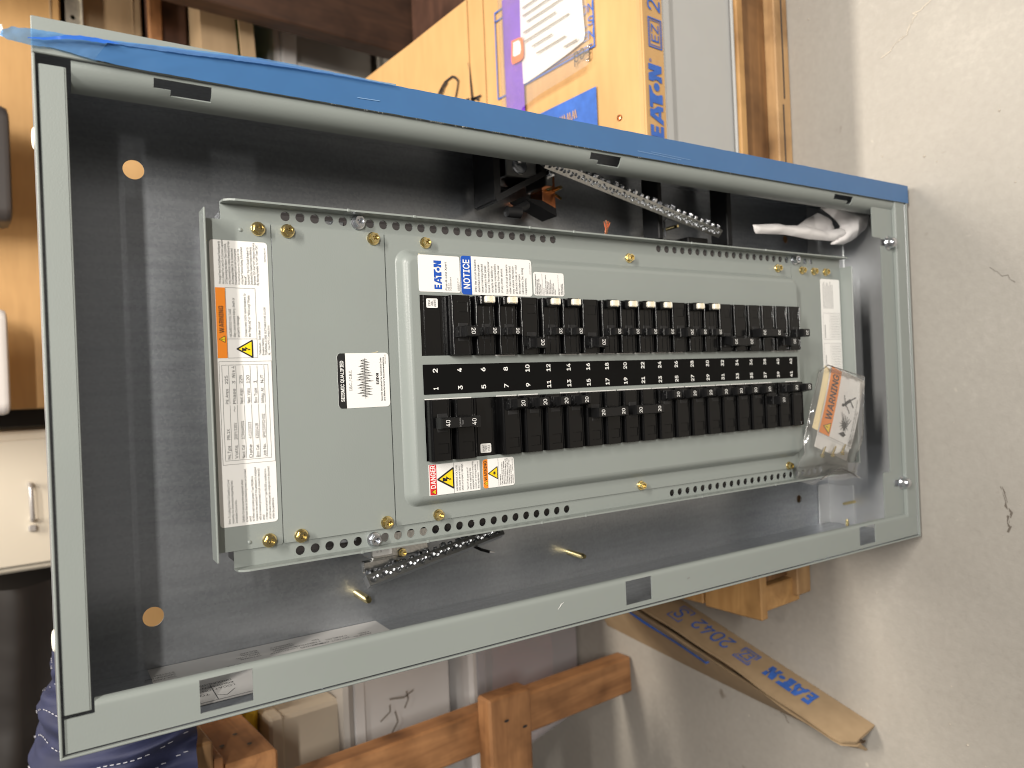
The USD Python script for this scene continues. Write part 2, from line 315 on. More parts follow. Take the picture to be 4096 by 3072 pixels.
def logo(w, h):
    """The maker's wordmark: heavy E A T dot N, the T and the N cut round the dot."""
    E_ = union_all([sbox(0, 0, .155, .24), sbox(0, .385, .145, .615), sbox(0, .76, .155, 1), sbox(0, 0, .062, 1)])
    A_ = Polygon([(.175, 0), (.275, 1), (.375, 1), (.375, .72), (.43, .40), (.43, 0), (.375, 0), (.36, .17), (.265, .17), (.245, 0)]).difference(Polygon([(.275, .36), (.345, .36), (.315, .70)]))
    T_ = Polygon([(.395, 1), (.70, 1), (.68, .76), (.60, .74), (.60, 0), (.465, 0), (.465, .76), (.395, .76)])
    N_ = Polygon([(.765, 0), (.765, 1), (.865, 1), (.915, .52), (.915, 1), (1, 1), (1, 0), (.905, 0), (.85, .50), (.85, 0)])
    el = lambda r: affinity.scale(circ(.695, .42, r, 8), 1, w/h)
    A_ = A_.difference(T_.buffer(.016)); g = union_all([E_, A_, T_.difference(el(.118)), N_.difference(el(.098)), el(.058)])
    return affinity.scale(g, w, h, origin=(0, 0))

# ------------------------------------------------------------------ the setting
def sheet(x0, x1, y0, y1, z): return trimesh.Trimesh([[x0, y0, z], [x1, y0, z], [x1, y1, z], [x0, y1, z]], [[0, 1, 2], [0, 2, 3]], process=False)
structure('floor', sheet(-6, 6, -6, 3, 0), 'concrete')
structure('wall', bx(-4, 4, 2.4, 2.5, -.02, 3, .01), 'dark_wall')
# ------------------------------------------------------------------ the panelboard cabinet
PB = Thing('panelboard', 'open grey steel panelboard with black breakers and blue film along one edge', 'panelboard', (0, 0, 0), True)
A = PB.add
D = DEPTH; W2 = .254
back = sbox(-W2+.0016, .0016, W2-.0016, 1.0654)
for x, y, r in ((.1965, .992, .0088), (-.206, .9905, .0088), (.198, .0835, .006), (-.2067, .077, .006)): back = back.difference(circ(x, y, r, 8))
A('back_wall', ext(back, -D, -D+.0016), 'galvanised')
A('side_wall', bx(-W2, -W2+.0016, 0, 1.067, -D, -.0015, .0004), 'galvanised')
A('side_wall', bx(W2-.0016, W2, 0, 1.067, -D, -.0015, .0004), 'galvanised')
A('top_wall', bx(-W2+.0016, W2-.0016, 1.0654, 1.067, -D, -.0003, .0004), 'galvanised')
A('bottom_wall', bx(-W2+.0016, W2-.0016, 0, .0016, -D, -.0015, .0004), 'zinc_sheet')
# bright rolled rim along the outer edge, then the painted flanges with a dark joint between them
A('rim', bx(-W2, -.2522, 0, 1.067, -.0015, .0016, .0005), 'gray_paint'); A('rim', bx(-.2522, .2285, 1.0652, 1.067, -.0003, .0016, .0005), 'gray_paint'); A('rim', bx(-.2522, .254, 0, .0018, -.0015, .0014, .0005), 'gray_paint')
ysl = [.004, .1080, .1450, .5225, .5590, .9385, .9770, 1.0400, 1.0452, 1.0636]
arc = lambda cx, cz, r, a0, a1, n: [(cx + r*math.cos(math.radians(a0+(a1-a0)*k/n)), cz + r*math.sin(math.radians(a0+(a1-a0)*k/n))) for k in range(n+1)]
profL = [(-.2510, -.0008), (-.2468, -.0008), (-.2276, -.0008), (-.2235, -.0008)] + arc(-.2235, -.0058, .005, 90, 0, 5)[1:] + [(-.2185, -.0068)]
A('left_flange', shell(profL, ysl, lambda i, j: not (j in (1, 3, 5) and i in (1, 2, 3)) and not (j == 8 and i >= 2)), 'gray_paint', smooth=35)
ysr = [.022, .126, .1355, .1672, .540, .5695, .5809, .951, .9797, .9914, 1.0440]
profR = [(.2287, -.0035), (.2262, -.0030), (.2238, -.0036), (.2205, -.0052), (.2175, -.0082), (.2155, -.012), (.2145, -.017), (.2142, -.022)][::-1]
NR = len(profR)
def keepR(i, j):
    k = NR-2-i                                   # 0 = outermost strip
    if j in (1, 4, 7): return not (1 <= k <= 3)
    if j == 2 or j == 5 or j == 8: return not (1 <= k <= (2 if j != 5 else 2))
    return True
A('right_flange', shell(profR, ysr, lambda i, j: keepR(i, j), t=-.0015), 'gray_paint', smooth=40)
A('top_flange', cat([bx(-.2250, .2225, 1.0478, 1.0636, -.0022, -.0002, .0008), bx(-.2250, .2225, 1.0470, 1.0485, -.012, -.0006, .0006)]), 'gray_paint')
bf = union_all([sbox(-.2500, .027, .2280, .0580), rr(-.2500, -.1555, .03, .0755, .002), rr(.1755, .2280, .03, .0770, .002)])
for x, y in ((.1693, .0412), (-.1736, .031)): bf = bf.difference(stroke([(x, y+.002), (x, y+.018)], .0075).buffer(.001))
A('bottom_flange', ext(bf, -.0072, -.0056), 'gray_paint')
A('bottom_lip', cat([bx(-.2235, .2455, .0040, .0275, -.0020, -.0004, .0007), bx(-.2235, .2455, .0270, .0287, -.0056, -.0010, .0005)]), 'gray_paint')
for x, y in ((.1693, .0412), (-.1736, .031)):
    A('dome_nut', xf(lathe([(.0098, -.0056), (.0100, -.0040), (.0088, -.0028), (.0078, -.0010), (.0074, .0025), (.0060, .0052), (.0035, .0068), (.0012, .0073)], 16), np.eye(3), (x, y, 0)), 'zinc', smooth=40)
# right front strip, with its blue protective film
FP = A('film_strip', bx(.2290, .2540, 0, 1.0670, -.0016, .0014, .0006), 'gray_paint')
def film_band(outer, inner, z0, amp, seed, n=150, k=9):
    so, si = np.array(outer), np.array(inner); t = np.linspace(0, 1, n)
    def res(P):
        d = np.r_[0, np.cumsum(np.linalg.norm(np.diff(P, axis=0), axis=1))]; d /= d[-1]; return np.c_[np.interp(t, d, P[:, 0]), np.interp(t, d, P[:, 1])]
    O, I = res(so), res(si); V = []
    for i in range(n):
        for j in range(k):
            p = O[i] + (I[i]-O[i])*j/(k-1); V.append((p[0], p[1], 0))
    V = np.array(V); a = amp(V[:, 1]); V[:, 2] = z0 + a*(nz(V[:, 0], V[:, 1], 90, seed)+.5)
    edge = np.tile((np.arange(k) == k-1) | (np.arange(k) == 0), n); V[edge, 0] += .0005*nz(V[edge, 1]*0, V[edge, 1], 500, seed+5)*2
    F = [q for i in range(n-1) for j in range(k-1) for a_ in [(i*k+j, (i+1)*k+j, (i+1)*k+j+1, i*k+j+1)] for q in ((a_[0], a_[1], a_[2]), (a_[0], a_[2], a_[3]))]
    return trimesh.Trimesh(V, np.array(F), process=False)
wr = lambda y: .0002 + .0035*np.clip((y-.93)/.10, 0, 1)
outer = [(.2540, -.003), (.2541, .30), (.2541, .62), (.2541, .85), (.2535, .918), (.2518, .940), (.2500, .961), (.2487, .981), (.2468, 1.002), (.2452, 1.020)]
inner = [(.2287, -.003), (.2287, .30), (.2287, .62), (.2287, .85), (.2287, .918), (.2287, .940), (.2287, .961), (.2287, .981), (.2288, 1.006), (.2296, 1.030)]
A('blue_film', film_band(outer, inner, .0019, wr, 3), 'blue_film', FP, smooth=60)
out2 = [(.2452, 1.020), (.2442, 1.034), (.2438, 1.0530), (.2431, 1.0675), (.2418, 1.0740), (.2424, 1.0775), (.2400, 1.0800), (.2372, 1.0835)]
in2 = [(.2296, 1.030), (.2305, 1.0365), (.2321, 1.0463), (.2331, 1.0569), (.2318, 1.0679), (.2316, 1.0755), (.2318, 1.0805), (.2340, 1.0845)]
A('loose_film', film_band(out2, in2, .0022, lambda y: .0030+.004*np.clip((y-1.06)/.02, 0, 1), 8, n=46, k=11), 'blue_loose_film', FP, smooth=60)
fo = [(.2430, 1.014), (.2412, 1.024), (.2408, 1.036), (.2390, 1.0475), (.2358, 1.0600), (.2352, 1.0690)]; fi = [(.2432, 1.0138), (.2442, 1.026), (.2434, 1.038), (.2415, 1.0475), (.2378, 1.0590), (.2358, 1.0690)]
A('film_fold', film_band(fo, fi, .0060, lambda y: .003+0*y, 12, n=40, k=6), 'blue_film_deep', FP, smooth=60)
fe = [(.2541, .800), (.2540, .86), (.2538, .915), (.2520, .942), (.2502, .962), (.2488, .982), (.2468, 1.004), (.2452, 1.022)]; fi2 = [(.2528, .800), (.2520, .86), (.2495, .915), (.2478, .942), (.2462, .962), (.2450, .982), (.2438, 1.004), (.2430, 1.022)]
A('film_edge', film_band(fe, fi2, .0034, lambda y: .0022+0*y, 21, n=120, k=6), 'blue_loose_film', FP, smooth=60)
rag = []
for k_ in range(9):
    x = .2335+.0009*k_; rag.append(flat(Polygon([(x, 1.0825+.0006*(k_ % 3)), (x+.0011, 1.0828), (x+.0004+.0006*(k_ % 2), 1.0852+.0012*rng.random())]), .005+.001*rng.random()))
A('torn_edge', cat(rag), 'print_white', FP)
fr = [flat(stroke([(.2287, y), (.2287-.0006-.0010*rng.random(), y+.0012*(rng.random()-.5))], .00022), .0020) for y in np.r_[rng.uniform(.60, .86, 46), rng.uniform(.35, .6, 14)]]
A('frayed_edge', cat(fr), 'print_white', FP)
sc = [flat(stroke([(.2330, .455), (.2345, .520)], .0004), .0027), flat(stroke([(.2372, .835), (.2378, .815)], .0005), .0027), flat(stroke([(.2350, .44), (.2362, .50)], .0003), .0027)]
A('scuff', cat(sc), 'film_scuff', FP)
for x in (.1805, -.1815):
    A('hole_plug', xf(lathe([(.0080, 0), (.0080, .0005), (.0068, .0014), (.0045, .0019), (.002, .0021)], 14), [[1, 0, 0], [0, 0, 1], [0, -1, 0]], (x, 1.0670, -.035)), 'ivory_plastic', smooth=50)
# paper label inside the left wall (reads up the wall)
lp = rr(.781, .997, -.1435, -.030, .001); OW = (-W2+.0020, 0, 0)
FW = lambda m, z=0: frame(at(m, 0, 0, z), OW, (0, 1, 0), (0, 0, 1))
SL = A('side_label', FW(flat(lp, 0)), 'side_paper')
tx = []
for y, z, rows, h in ((.800, -.110, ['FRAME IN', 'PANEL'], .0028), (.822, -.112, ['DO NOT APPLY', 'PANEL(S)'], .0036), (.848, -.112, ['BONDING', '1 NEUTRAL', 'NG'], .0036), (.872, -.114, ['LOCATION OF', 'EQUIPMENT', 'GROUNDING', 'TERMINALS'], .0028),
        (.905, -.116, ['OPTIONAL', 'INSULATED', 'NEUTRAL', 'BUS BAR'], .0028), (.9405, -.060, ['LOCATION S', 'EQUIPMENT', 'GROUNDING'], .0036), (.962, -.052, ['TOP INC'], .0042), (.968, -.085, ['TOTAL RACEWAY', 'S ALLOWED'], .0030), (.925, -.100, ['BREAKER', 'SPACE'], .003),
        (.978, -.112, ['VOLTAGE', 'GROUNDING', 'SYSTEM'], .0030)):
    tx.append(FW(lines(rows, y, z, h, h*1.9), .0002))
tx += [FW(flat(stroke(p, .0006), .0002)) for p in ([(.800, -.034), (.99, -.034)], [(.942, -.050), (.950, -.040), (.957, -.044)], [(.958, -.07), (.958, -.035)], [(.875, -.056), (.883, -.045)])]
A('lettering', cat(tx), 'ink', SL)
# studs on the back and bottom walls
def stud(p0, p1, r, m='brass', par=None): A('stud', tube([p0, np.array(p0)*.12+np.array(p1)*.88, p1], [r, r, r*.7], 10), m, par, smooth=50)
stud((-.2205, .7990, -D+.001), (-.2205, .7990, -.112), .0042); stud((-.2200, .5260, -D+.001), (-.2200, .5260, -.112), .0036)
stud((-.215, .0016, -.100), (-.215, .030, -.100), .0024); stud((-.2520, .030, -.095), (-.238, .030, -.095), .0024)
stud((.150, .330, -D+.001), (.150, .330, -.108), .0028); stud((.214, .5560, -D+.001), (.214, .5560, -.088), .0026); stud((.1875, .360, -D+.001), (.1875, .360, -.100), .0025)
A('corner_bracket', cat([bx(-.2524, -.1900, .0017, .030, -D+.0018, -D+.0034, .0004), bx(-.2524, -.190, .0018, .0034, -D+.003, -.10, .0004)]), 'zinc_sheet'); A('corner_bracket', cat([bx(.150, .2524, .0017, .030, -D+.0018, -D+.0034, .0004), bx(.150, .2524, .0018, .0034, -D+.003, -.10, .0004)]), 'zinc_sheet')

# ---- interior chassis: rails with holes, lips bent forward
zr = -.0240
def rail(xi, xo, s):
    lo, hi = sorted((xi, xo)); p = rr(lo, hi, .1300, .9440, .0)
    hx = (.1372 if s > 0 else -.1418)
    ys = [.8923-.01249*k for k in range(23)] + [.4693-.01257*k for k in range(23)] if s > 0 else [.8909-.01259*k for k in range(23)] + [.4640-.01245*k for k in range(23)]
    for y in ys: p = p.difference(circ(hx, y, .0040, 5))
    m = [ext(p, zr-.0016, zr)]
    a = [(xo-s*.004, zr)] + [(xo-s*.004*math.cos(t), zr+.004*math.sin(t)+.0) for t in ()]
    zl = -.0105; lipp = rr(.1300, .9440, zr-.0016, zl, 0); lipp = lipp.difference(Polygon([(.9440, zl), (.9350, zl), (.9395, zl-.0012), (.9430, zl-.0042), (.9440, zl-.009)]))
    lip = ext(lipp, 0, .0016); lip = frame(lip, (xo if s > 0 else xo-.0016, 0, 0), (0, 1, 0), (0, 0, 1)); m.append(lip)
    return cat(m)
CH = A('side_rail', rail(.118, .1432, 1), 'gray_paint'); CH2 = A('side_rail', rail(-.122, -.1478, -1), 'gray_paint')
for s, xo, q in ((1, .1440, CH), (-1, -.1486, CH2)):
    for y in (.842, .780, .655, .600, .43, .30): A('lip_notch', bx(xo-.0013, xo+.0013, y-.0012, y+.0012, -.0110, -.0100, .0003), 'print_gray' if 0 else 'gray_paint', q)
zp = -.0220
def plate(x0, x1, y0, y1, r=.002): return ext(rr(x0, x1, y0, y1, r), zp-.0016, zp)
P1 = A('top_cover', cat([plate(-.1340, .1302, .9055, .9600), bx(-.1385, .1348, .9585, .9601, zp-.0010, -.0050, .0005)]), 'gray_paint')
P2 = A('middle_cover', plate(-.1335, .1292, .8058, .9048, .0012), 'gray_paint')
A('cover_shadow_gap', bx(-.128, .126, .8030, .8075, zp-.012, zp-.0100, .0002), 'dark_rubber')
P4 = A('bottom_cover', cat([plate(-.1340, .1285, .1310, .2368, .0012), bx(-.1370, .1320, .1298, .1314, zp-.0010, -.0050, .0005)]), 'gray_paint')
# breaker cover with a raised pan and two long openings
zt = -.0120; OR = sbox(.0176, .2455, .0745, .7785); OL = sbox(-.0780, .2450, -.0208, .7780)
cov = rr(-.1330, .1290, .2378, .8048, .0012); pan0 = rr(-.1185, .1160, .2382, .7960, .010)
prof = [(0, zp), (.0014, zp+.0006), (.0034, zp+.0048), (.0056, zt-.0022), (.0082, zt-.0004), (.0105, zt)]
def loft(poly, prof, n=120):
    rings = []
    for d, z in prof:
        q = poly.buffer(-d, quad_segs=8) if d else poly; e = q.exterior; c = np.array(q.centroid.coords[0]); L = []
        for k in range(n):
            rings_k = k
        rings.append((q, z))
    return rings
def pan_mesh():
    x0, y0, x1, y1 = -.1185, .2382, .1160, .7960; V, F = [], []; nseg = 10; R0 = .0125
    for d, z in prof:
        r = max(R0-d*.75, .003); ring = []
        for cx, cy, a0 in ((x1-d-r, y1-d-r, 0), (x0+d+r, y1-d-r, 90), (x0+d+r, y0+d*.35+r, 180), (x1-d-r, y0+d*.35+r, 270)):
            for k in range(nseg+1): a = math.radians(a0+90*k/nseg); ring.append((cx+r*math.cos(a), cy+r*math.sin(a), z))
        V += ring
    n = 4*(nseg+1)
    for i in range(len(prof)-1):
        for j in range(n): a, b = i*n+j, i*n+(j+1) % n; F += [(a, b, b+n), (a, b+n, a+n)]
    return trimesh.Trimesh(np.array(V), np.array(F), process=False), Polygon([(v[0], v[1]) for v in V[-n:]])
pm, ptop = pan_mesh()
top = ptop.difference(OR).difference(OL)
wall = []
for o in (OR, OL):
    c = list(o.exterior.coords)
    m = trimesh.creation.extrude_polygon(o.buffer(.0, join_style=2).difference(o.buffer(-.0008, join_style=2)), .0100, engine='earcut'); m.apply_translation([0, 0, zt-.0100-.0001]); wall.append(m)
P3 = A('breaker_cover', cat([ext(cov.difference(sbox(-.1150, .2420, .1125, .7925)), zp-.0016, zp), flat(top, zt), cat(wall)]), 'gray_paint')
A('raised_pan', pm, 'gray_paint', P3, smooth=60)
# gold and zinc flange screws
def screw_mesh(s=1.0, rot=0.):
    fl = lathe([(.0057, 0), (.0059, .0009), (.0055, .0015), (.0046, .0018)], 18)
    hexp = lambda r: Polygon([(r*math.cos(math.pi/3*k+rot), r*math.sin(math.pi/3*k+rot)) for k in range(6)])
    hx = ext(hexp(.0045).difference(circ(0, 0, .0027, 4)), .0012, .0062); hx2 = ext(hexp(.0041).difference(circ(0, 0, .0028, 4)), .0062, .0066)
    cross = union_all([sbox(-.0023, -.0006, .0023, .0006), sbox(-.0006, -.0023, .0006, .0023)])
    cup = ext(circ(0, 0, .0029, 5).difference(affinity.rotate(cross, math.degrees(rot)+20, origin=(0, 0))), .0030, .0052); base = flat(circ(0, 0, .0029, 5), .0026)
    return xf(cat([fl, hx, hx2, cup, base]), np.eye(3)*s)
def screw(x, y, m, s=1.0, z=zp, par=None): A('screw', at(screw_mesh(s, rng.random()), x, y, z), m, par, smooth=25)
for x, y in ((.1244, .9156), (-.1293, .9165)): screw(x, y, 'brass', par=P1)
for x, y in ((.1244, .8917), (.1235, .8161), (-.1292, .8905), (-.1284, .8140)): screw(x, y, 'brass', par=P2)
for x, y in ((.1233, .7651), (.1234, .5170), (.1247, .2652), (-.1282, .7630), (-.1276, .5133), (-.1294, .2592)): screw(x, y, 'brass', .92, par=P3)
for x, y in ((.1244, .2159), (.1242, .1910), (.1244, .1659)): screw(x, y, 'brass', .9, par=P4)
for x, y, q in ((.1371, .8290, CH), (.1379, .2282, CH), (-.1420, .8261, CH2)): screw(x, y, 'zinc', 1.12, zr, q)
for x, y in ((.1228, .9295), (-.1285, .9322)): A('rivet', at(lathe([(.0018, 0), (.0015, .0007), (.0006, .001)], 8), x, y, zp), 'gray_paint', P1, smooth=60)
A('cover_slot', bx(-.0035, .0005, .1545, .1555, zp, zp+.0002, .00005), 'dark_rubber', P4)

# ---- stickers (flat prints on the covers)
def sticker(parent, name, poly, z, m='white_sticker', th=.0003): return A(name, ext(poly, z, z+th), m, parent)
zs = zp; z1 = zs+.0005
S = sticker(P1, 'rating_label', rr(-.1145, .1135, .9088, .9538, .0028), zs)
bk = [lines(['Refer To Listing On Rear Of Deadfront Cover', 'Assembly For Information Regarding Field', 'Installable Device Kits.', '', 'Suitable for use as service equipment when:', 'a) Not more than six disconnecting means are provided,', 'and',
    'b) When main bonding jumper Type PRLMBJ is', 'installed in the panelboard if the panelboard is equipped', 'with an insulated grounded circuit conductor (neutral),', 'and', 'c) When service barrier Type PRLSEB is installed on a', 'circuit breaker being used as a single service disconnect', 'within the panelboard.'],
    -.1120, .9458, .00165, .00262, wf=[.0352, .034, .0185, 0, .034, .0425, .004, .036, .0430, .042, .004, .041, .0430, .017])]
bk.append(lines(['Through Feed And Subfeed Panelboards', 'Are Limited For Use On A System Capable', 'Of Delivering Not More Than 10,000A,', 'rms Symmetrical, Unless Panelboard Has', 'An Integral Main Or Is Connected', 'Downstream From An Overcurrent', 'Protective Device As Stated In The',
    'Attached "Series Rating Information', 'Manual".', 'Automatic Trip Of Circuit Breaker Is', 'Indicated By Handle Position Midway', 'Between "On" And "Off". Restore Service', 'By Moving Handle To "Off" Then "On".'], .0785, .9458, .0017, .00243,
    wf=[.0338, .0352, .0325, .0340, .0285, .0285, .0285, .0302, .0075, .0302, .0308, .0342, .0326]))
bk.append(at(T('900P061H01  R9', .0011, .0115), .0975, .9105))
bk.append(lines(['* Maximum - See Main Circuit', 'Breaker Rating', 'TERMINALS ARE SUITABLE FOR CU OR', 'AL - Use 75\u00b0C Conductors.'], .0215, .9170, .0016, .0024, wf=[.0272, .0135, .0390, .0245]))
bk.append(lines(['HAZARDOUS VOLTAGE', 'May cause severe injury, death or', 'property damage.', '', 'Connect only 240V rated breakers to', 'the "High Leg" or "Wild Leg" Phase.'], .0362, .9392, .0018, .00292, wf=[.0225, .0315, .0172, 0, .0350, .0340]))
bk.append(at(T('WARNING', .0034, .0215, True), .0395, .9452, .0003))
fr_ = lambda x0, x1, y0, y1, w: sbox(x0, y0, x1, y1).difference(sbox(x0+w, y0+w, x1-w, y1-w))
bk += [flat(g, 0) for g in (fr_(.0194, .0757, .9198, .9430, .00022), sbox(.0346, .9198, .0348, .9430), fr_(-.0653, .0168, .9078+.0012, .9500, .00022), fr_(-.0622, .0140, .9120, .9480, .00022))]
rows = [('Pnl. Type', 'PRL1X', 'Pnl. Amps', '225'), ('Volts', '208Y/120V', 'Phase', '3'), ('Neut. Cat', '1C96649G01', 'Neut. Amps', '225'), ('Date', '4/12/2023', 'Neut. Volts', '120'), ('Box Cat.', 'EZB2042R', 'Box Type', '1'), ('Job No.', 'SPH1330932-002', 'Mfdg. At', 'NJT')]
for i, r in enumerate(rows):
    y = .9437 - .0055*i
    for s_, x, w in zip(r, (-.0608, -.0455, -.0170, -.0010), (.0105, .0085+.0012*(len(r[1])-5), .0120, .0042)):
        w = w if len(s_) > 3 else .0022*len(s_); bk.append(at(T(s_, .0023, w), x, y))
    for a_, b_ in ((-.0610, -.0182), (-.0172, .0132)): bk.append(flat(sbox(a_, y-.0010, b_, y-.00075), 0))
bk += [at(T('Wire', .0023, .0062), .0035, .9382), at(T('4', .0023, .0016), .0112, .9382), flat(stroke([(-.0235, .9392), (-.0222, .9400), (-.0205, .9390), (-.0192, .9398)], .0003), 0)]
A('lettering', at(cat(bk), 0, 0, z1), 'ink', S)
A('orange_band', flat(sbox(.0195, .9432, .0756, .9506), z1+.0001), 'orange_ink', S)
def hazard(parent, cx, cy, s, z, inner='bolt'):
    o = tri(cx, cy, s).buffer(s*.05); A('hazard_border', flat(o, z), 'ink', parent); A('hazard_triangle', flat(tri(cx, cy, s).buffer(-s*.035), z+.0001), 'yellow_ink', parent)
    g = {'bolt': bolt_shape(cx, cy-.04*s, s*.75), 'burst': burst(cx, cy-.12*s, s*.62), 'mark': union_all([sbox(cx-.05*s, cy-.14*s, cx+.05*s, cy+.2*s), circ(cx, cy-.25*s, .06*s)])}[inner]
    A('hazard_symbol', flat(g, z+.0002), 'ink', parent)
hazard(S, .0267, .9295, .0132, z1+.0001); hazard(S, .0345, .9467, .0050, z1+.0002, 'mark')
S = sticker(P2, 'seismic_label', rr(-.0255, .0222, .8040+.0022, .8536, .0032), zs)
A('black_band', flat(rr(-.0255, .0222, .8062, .8536, .0032).intersection(sbox(-.1, .8465, .1, .86)), z1), 'ink', S)
A('white_lettering', at(T('SEISMIC QUALIFIED', .0030, .0352, True), -.0195, .8483, z1+.0001), 'print_white', S)
bk = [at(T('I.B.C. / C.B.C.', .0024, .0178), -.0103, .8412), at(T('Must Be Installed Per Applicable Code', .00135, .0382, True), -.0202, .8133), at(T('and Manufacturer\'s Recommendations', .00135, .0388, True), -.0204, .8108), at(T('P50P73H01 R1', .0009, .0085), .0123, .8090), flat(affinity.translate(logo(.0098, .0025), -.0055, .8162), 0)]
wv = []; x = -.0165; up = 1
hs = [.35, .5, .8, .95, .7, .6, .85, .9, .7, .95, .4, .55, 1, 1, .6, .85, .9, .95, .75, .5, .6, .5, .55, .7, .6, .45, .6, .5, .35]
for k_, hh in enumerate(hs): wv.append((-.0165+.0330*k_/(len(hs)-1), .8290+(.0072*hh)*(1 if k_ % 2 else -1)))
bk += [flat(stroke(wv, .00028), 0), flat(sbox(-.0178, .82885, .0178, .82915), 0), flat(stroke([(a_, b_+.0004) for a_, b_ in [(p[0]+.0006, .829+(p[1]-.829)*.7) for p in wv]], .00022), 0)]
A('lettering', at(cat(bk), 0, 0, z1), 'ink', S)
A('paper_scrap', flat(Polygon([(.0222, .8230), (.0234, .8165), (.0230, .8155), (.0222, .8228)]), z1), 'cream_paper', P2)
zc = zt; z2 = zc+.0005
S = sticker(P3, 'maker_label', rr(.0768, .1105, .7355, .7780, .0018), zc)
A('blue_logo', at(flat(logo(.0262, .0078), 0), .0795, .7548, z2), 'blue_ink', S)
A('lettering', at(cat([at(T('Pow-R-Line Xpert', .0021, .0262), .0788, .7493), at(T('PRL1X', .0013, .0066), .0788, .7470), at(T('Panelboard', .0013, .0122), .0788, .7450), at(T('ASSEMBLED IN U.S.A.', .0009, .0122), .0786, .7376), at(T('SHIPMENT 43', .0008, .0082), .0786, .7364)]), 0, 0, z2), 'ink', S)
np_ = rr(.0755, .1118, .6545, .7345, .0032)
S = sticker(P3, 'notice_label', np_, zc)
A('blue_band', flat(np_.intersection(sbox(0, .7232, 1, 1)), z2), 'blue_ink', S)
A('white_lettering', at(T('NOTICE', .0066, .0272, True), .0810, .7253, z2+.0001), 'print_white', S)
A('lettering', at(cat([lines(['Only the circuit breakers', 'identified in the panel-', 'board marking should', 'be used in this panel-', 'board. The manufacturer', 'accepts no liability or', 'warranty responsibility', 'resulting from the use', 'of any other device.'], .0782, .7180, .0022, .00365, wf=[.0306, .0270, .0268, .0262, .0296, .0255, .0275, .0262, .0237]),
    lines(['Use of circuit breakers', 'other than those listed', 'may violate the Nation-', 'al Electric Code, or void', 'the Underwriters', 'Laboratory Inc. listing', 'requirements.'], .0778, .6830, .0022, .00365, wf=[.0280, .0267, .0273, .0278, .0193, .0257, .0160]), at(T('207P478H01 R', .0009, .0115), .0975, .6560)]), 0, 0, z2), 'ink', S)
S = sticker(P3, 'breaker_list_label', rr(.0770, .1004, .6150, .6525, .0026), zc)
bk = [lines(['THE FOLLOWING BRANCH', 'BREAKERS MAY BE', 'INSTALLED ON THIS', 'PANELBOARD'], .0782, .6496, .0012, .0020, True, wf=[.0200, .0146, .0155, .0100]), flat(sbox(.0782, .6421, .0990, .6423), 0), flat(sbox(.0782, .6224, .0985, .6226), 0), at(T('PRL1X', .0014, .0065), .0782, .6398),
    lines(['BA,BAB,QBHW,QBGF,GBHGF,', 'QBHGF,QBHAF,AGF', 'QBAF,QBAG,QBGF', 'GBHW,GBHGF,GBHAF,', 'QBCAF,QBHCAF', 'CHB,CHBAF,GHB', 'BQ,BQC'], .0786, .6374, .0010, .0019, True), at(T('PRL2X', .0014, .0065), .0782, .6206), lines(['GHB,GHQ,GHBS,', 'GBHGF,GHBGFEP'], .0786, .6182, .0010, .0017, True)]
A('lettering', at(cat(bk), 0, 0, z2), 'ink', S)
S = sticker(P3, 'danger_label', rr(-.1085, -.0804, .7228, .7759, .0004), zc)
A('red_band', flat(sbox(-.1080, .7684, -.0806, .7752), z2), 'red_ink', S)
A('white_lettering', at(T('DANGER', .0048, .0208, True), -.1020, .7695, z2+.0001), 'print_white', S)
hazard(S, -.1052, .7716, .0046, z2+.0001, 'mark'); hazard(S, -.0944, .7588, .0180, z2)
A('lettering', at(cat([flat(sbox(-.1084, .7505, -.0805, .7508), 0), lines(['HAZARDOUS VOLTAGE', 'Will cause severe injury,', 'death or property damage.', '', 'Turn off all sources of', 'power supplying this', 'equipment before removing', 'covers or working inside', 'this equipment.'], -.1068, .7468, .0018, .00285, wf=[.0238, .0235, .0248, 0, .0205, .0200, .0255, .0228, .0152]), at(T('267P045H01 R1', .0009, .0085), -.0900, .7246)]), 0, 0, z2), 'ink', S)
wp = rr(-.1078, -.0805, .6843, .7196, .0026)
S = sticker(P3, 'warning_label', wp, zc)
A('orange_band', flat(wp.intersection(sbox(-1, .7142, 1, 1)), z2), 'orange_ink', S)
hazard(S, -.1032, .7168, .0040, z2+.0001, 'mark'); hazard(S, -.0942, .7084, .0112, z2, 'burst')
A('lettering', at(cat([at(T('WARNING', .0031, .0185, True), -.1005, .7153, .0002), flat(sbox(-.1078, .7024, -.0805, .7026), 0), lines(['Fire Hazard.', 'Can cause severe injury,', 'death or property damage.', 'Do not connect breakers with', 'combined ampere ratings that', 'exceed 140 amperes on any', 'individual branch bus', 'connector.'], -.1060, .7000, .0012, .00203, True, wf=[.0100, .0215, .0225, .0245, .0248, .0230, .0180, .0090]), at(T('600P231H01  R5', .0010, .0115), -.0940, .6858)]), 0, 0, z2), 'ink', S)
S = sticker(P4, 'series_label', rr(-.1080, .1150, .1355, .1775, .0025), zs)
bk = []
for i in range(9): bk.append(flat(sbox(.0750, .1722-.0026*i, .0750+.034+.003*math.sin(i*2.3), .1728-.0026*i), 0))
for x0 in (.033, -.008, -.046):
    bk += [flat(fr_(x0, x0+.036, .1378, .1745, .00025), 0)] + [flat(sbox(x0+.001, .1400+.0026*i, x0+.035, .1402+.0026*i), 0) for i in range(9)] + [flat(sbox(x0+.0035*i, .139, x0+.0035*i+.0002, .158), 0) for i in range(1, 10)]
    bk += [flat(sbox(x0+.002, .1705, x0+.020, .1717), 0)]
A('lettering', at(cat(bk), 0, 0, z1), 'print_gray', S)
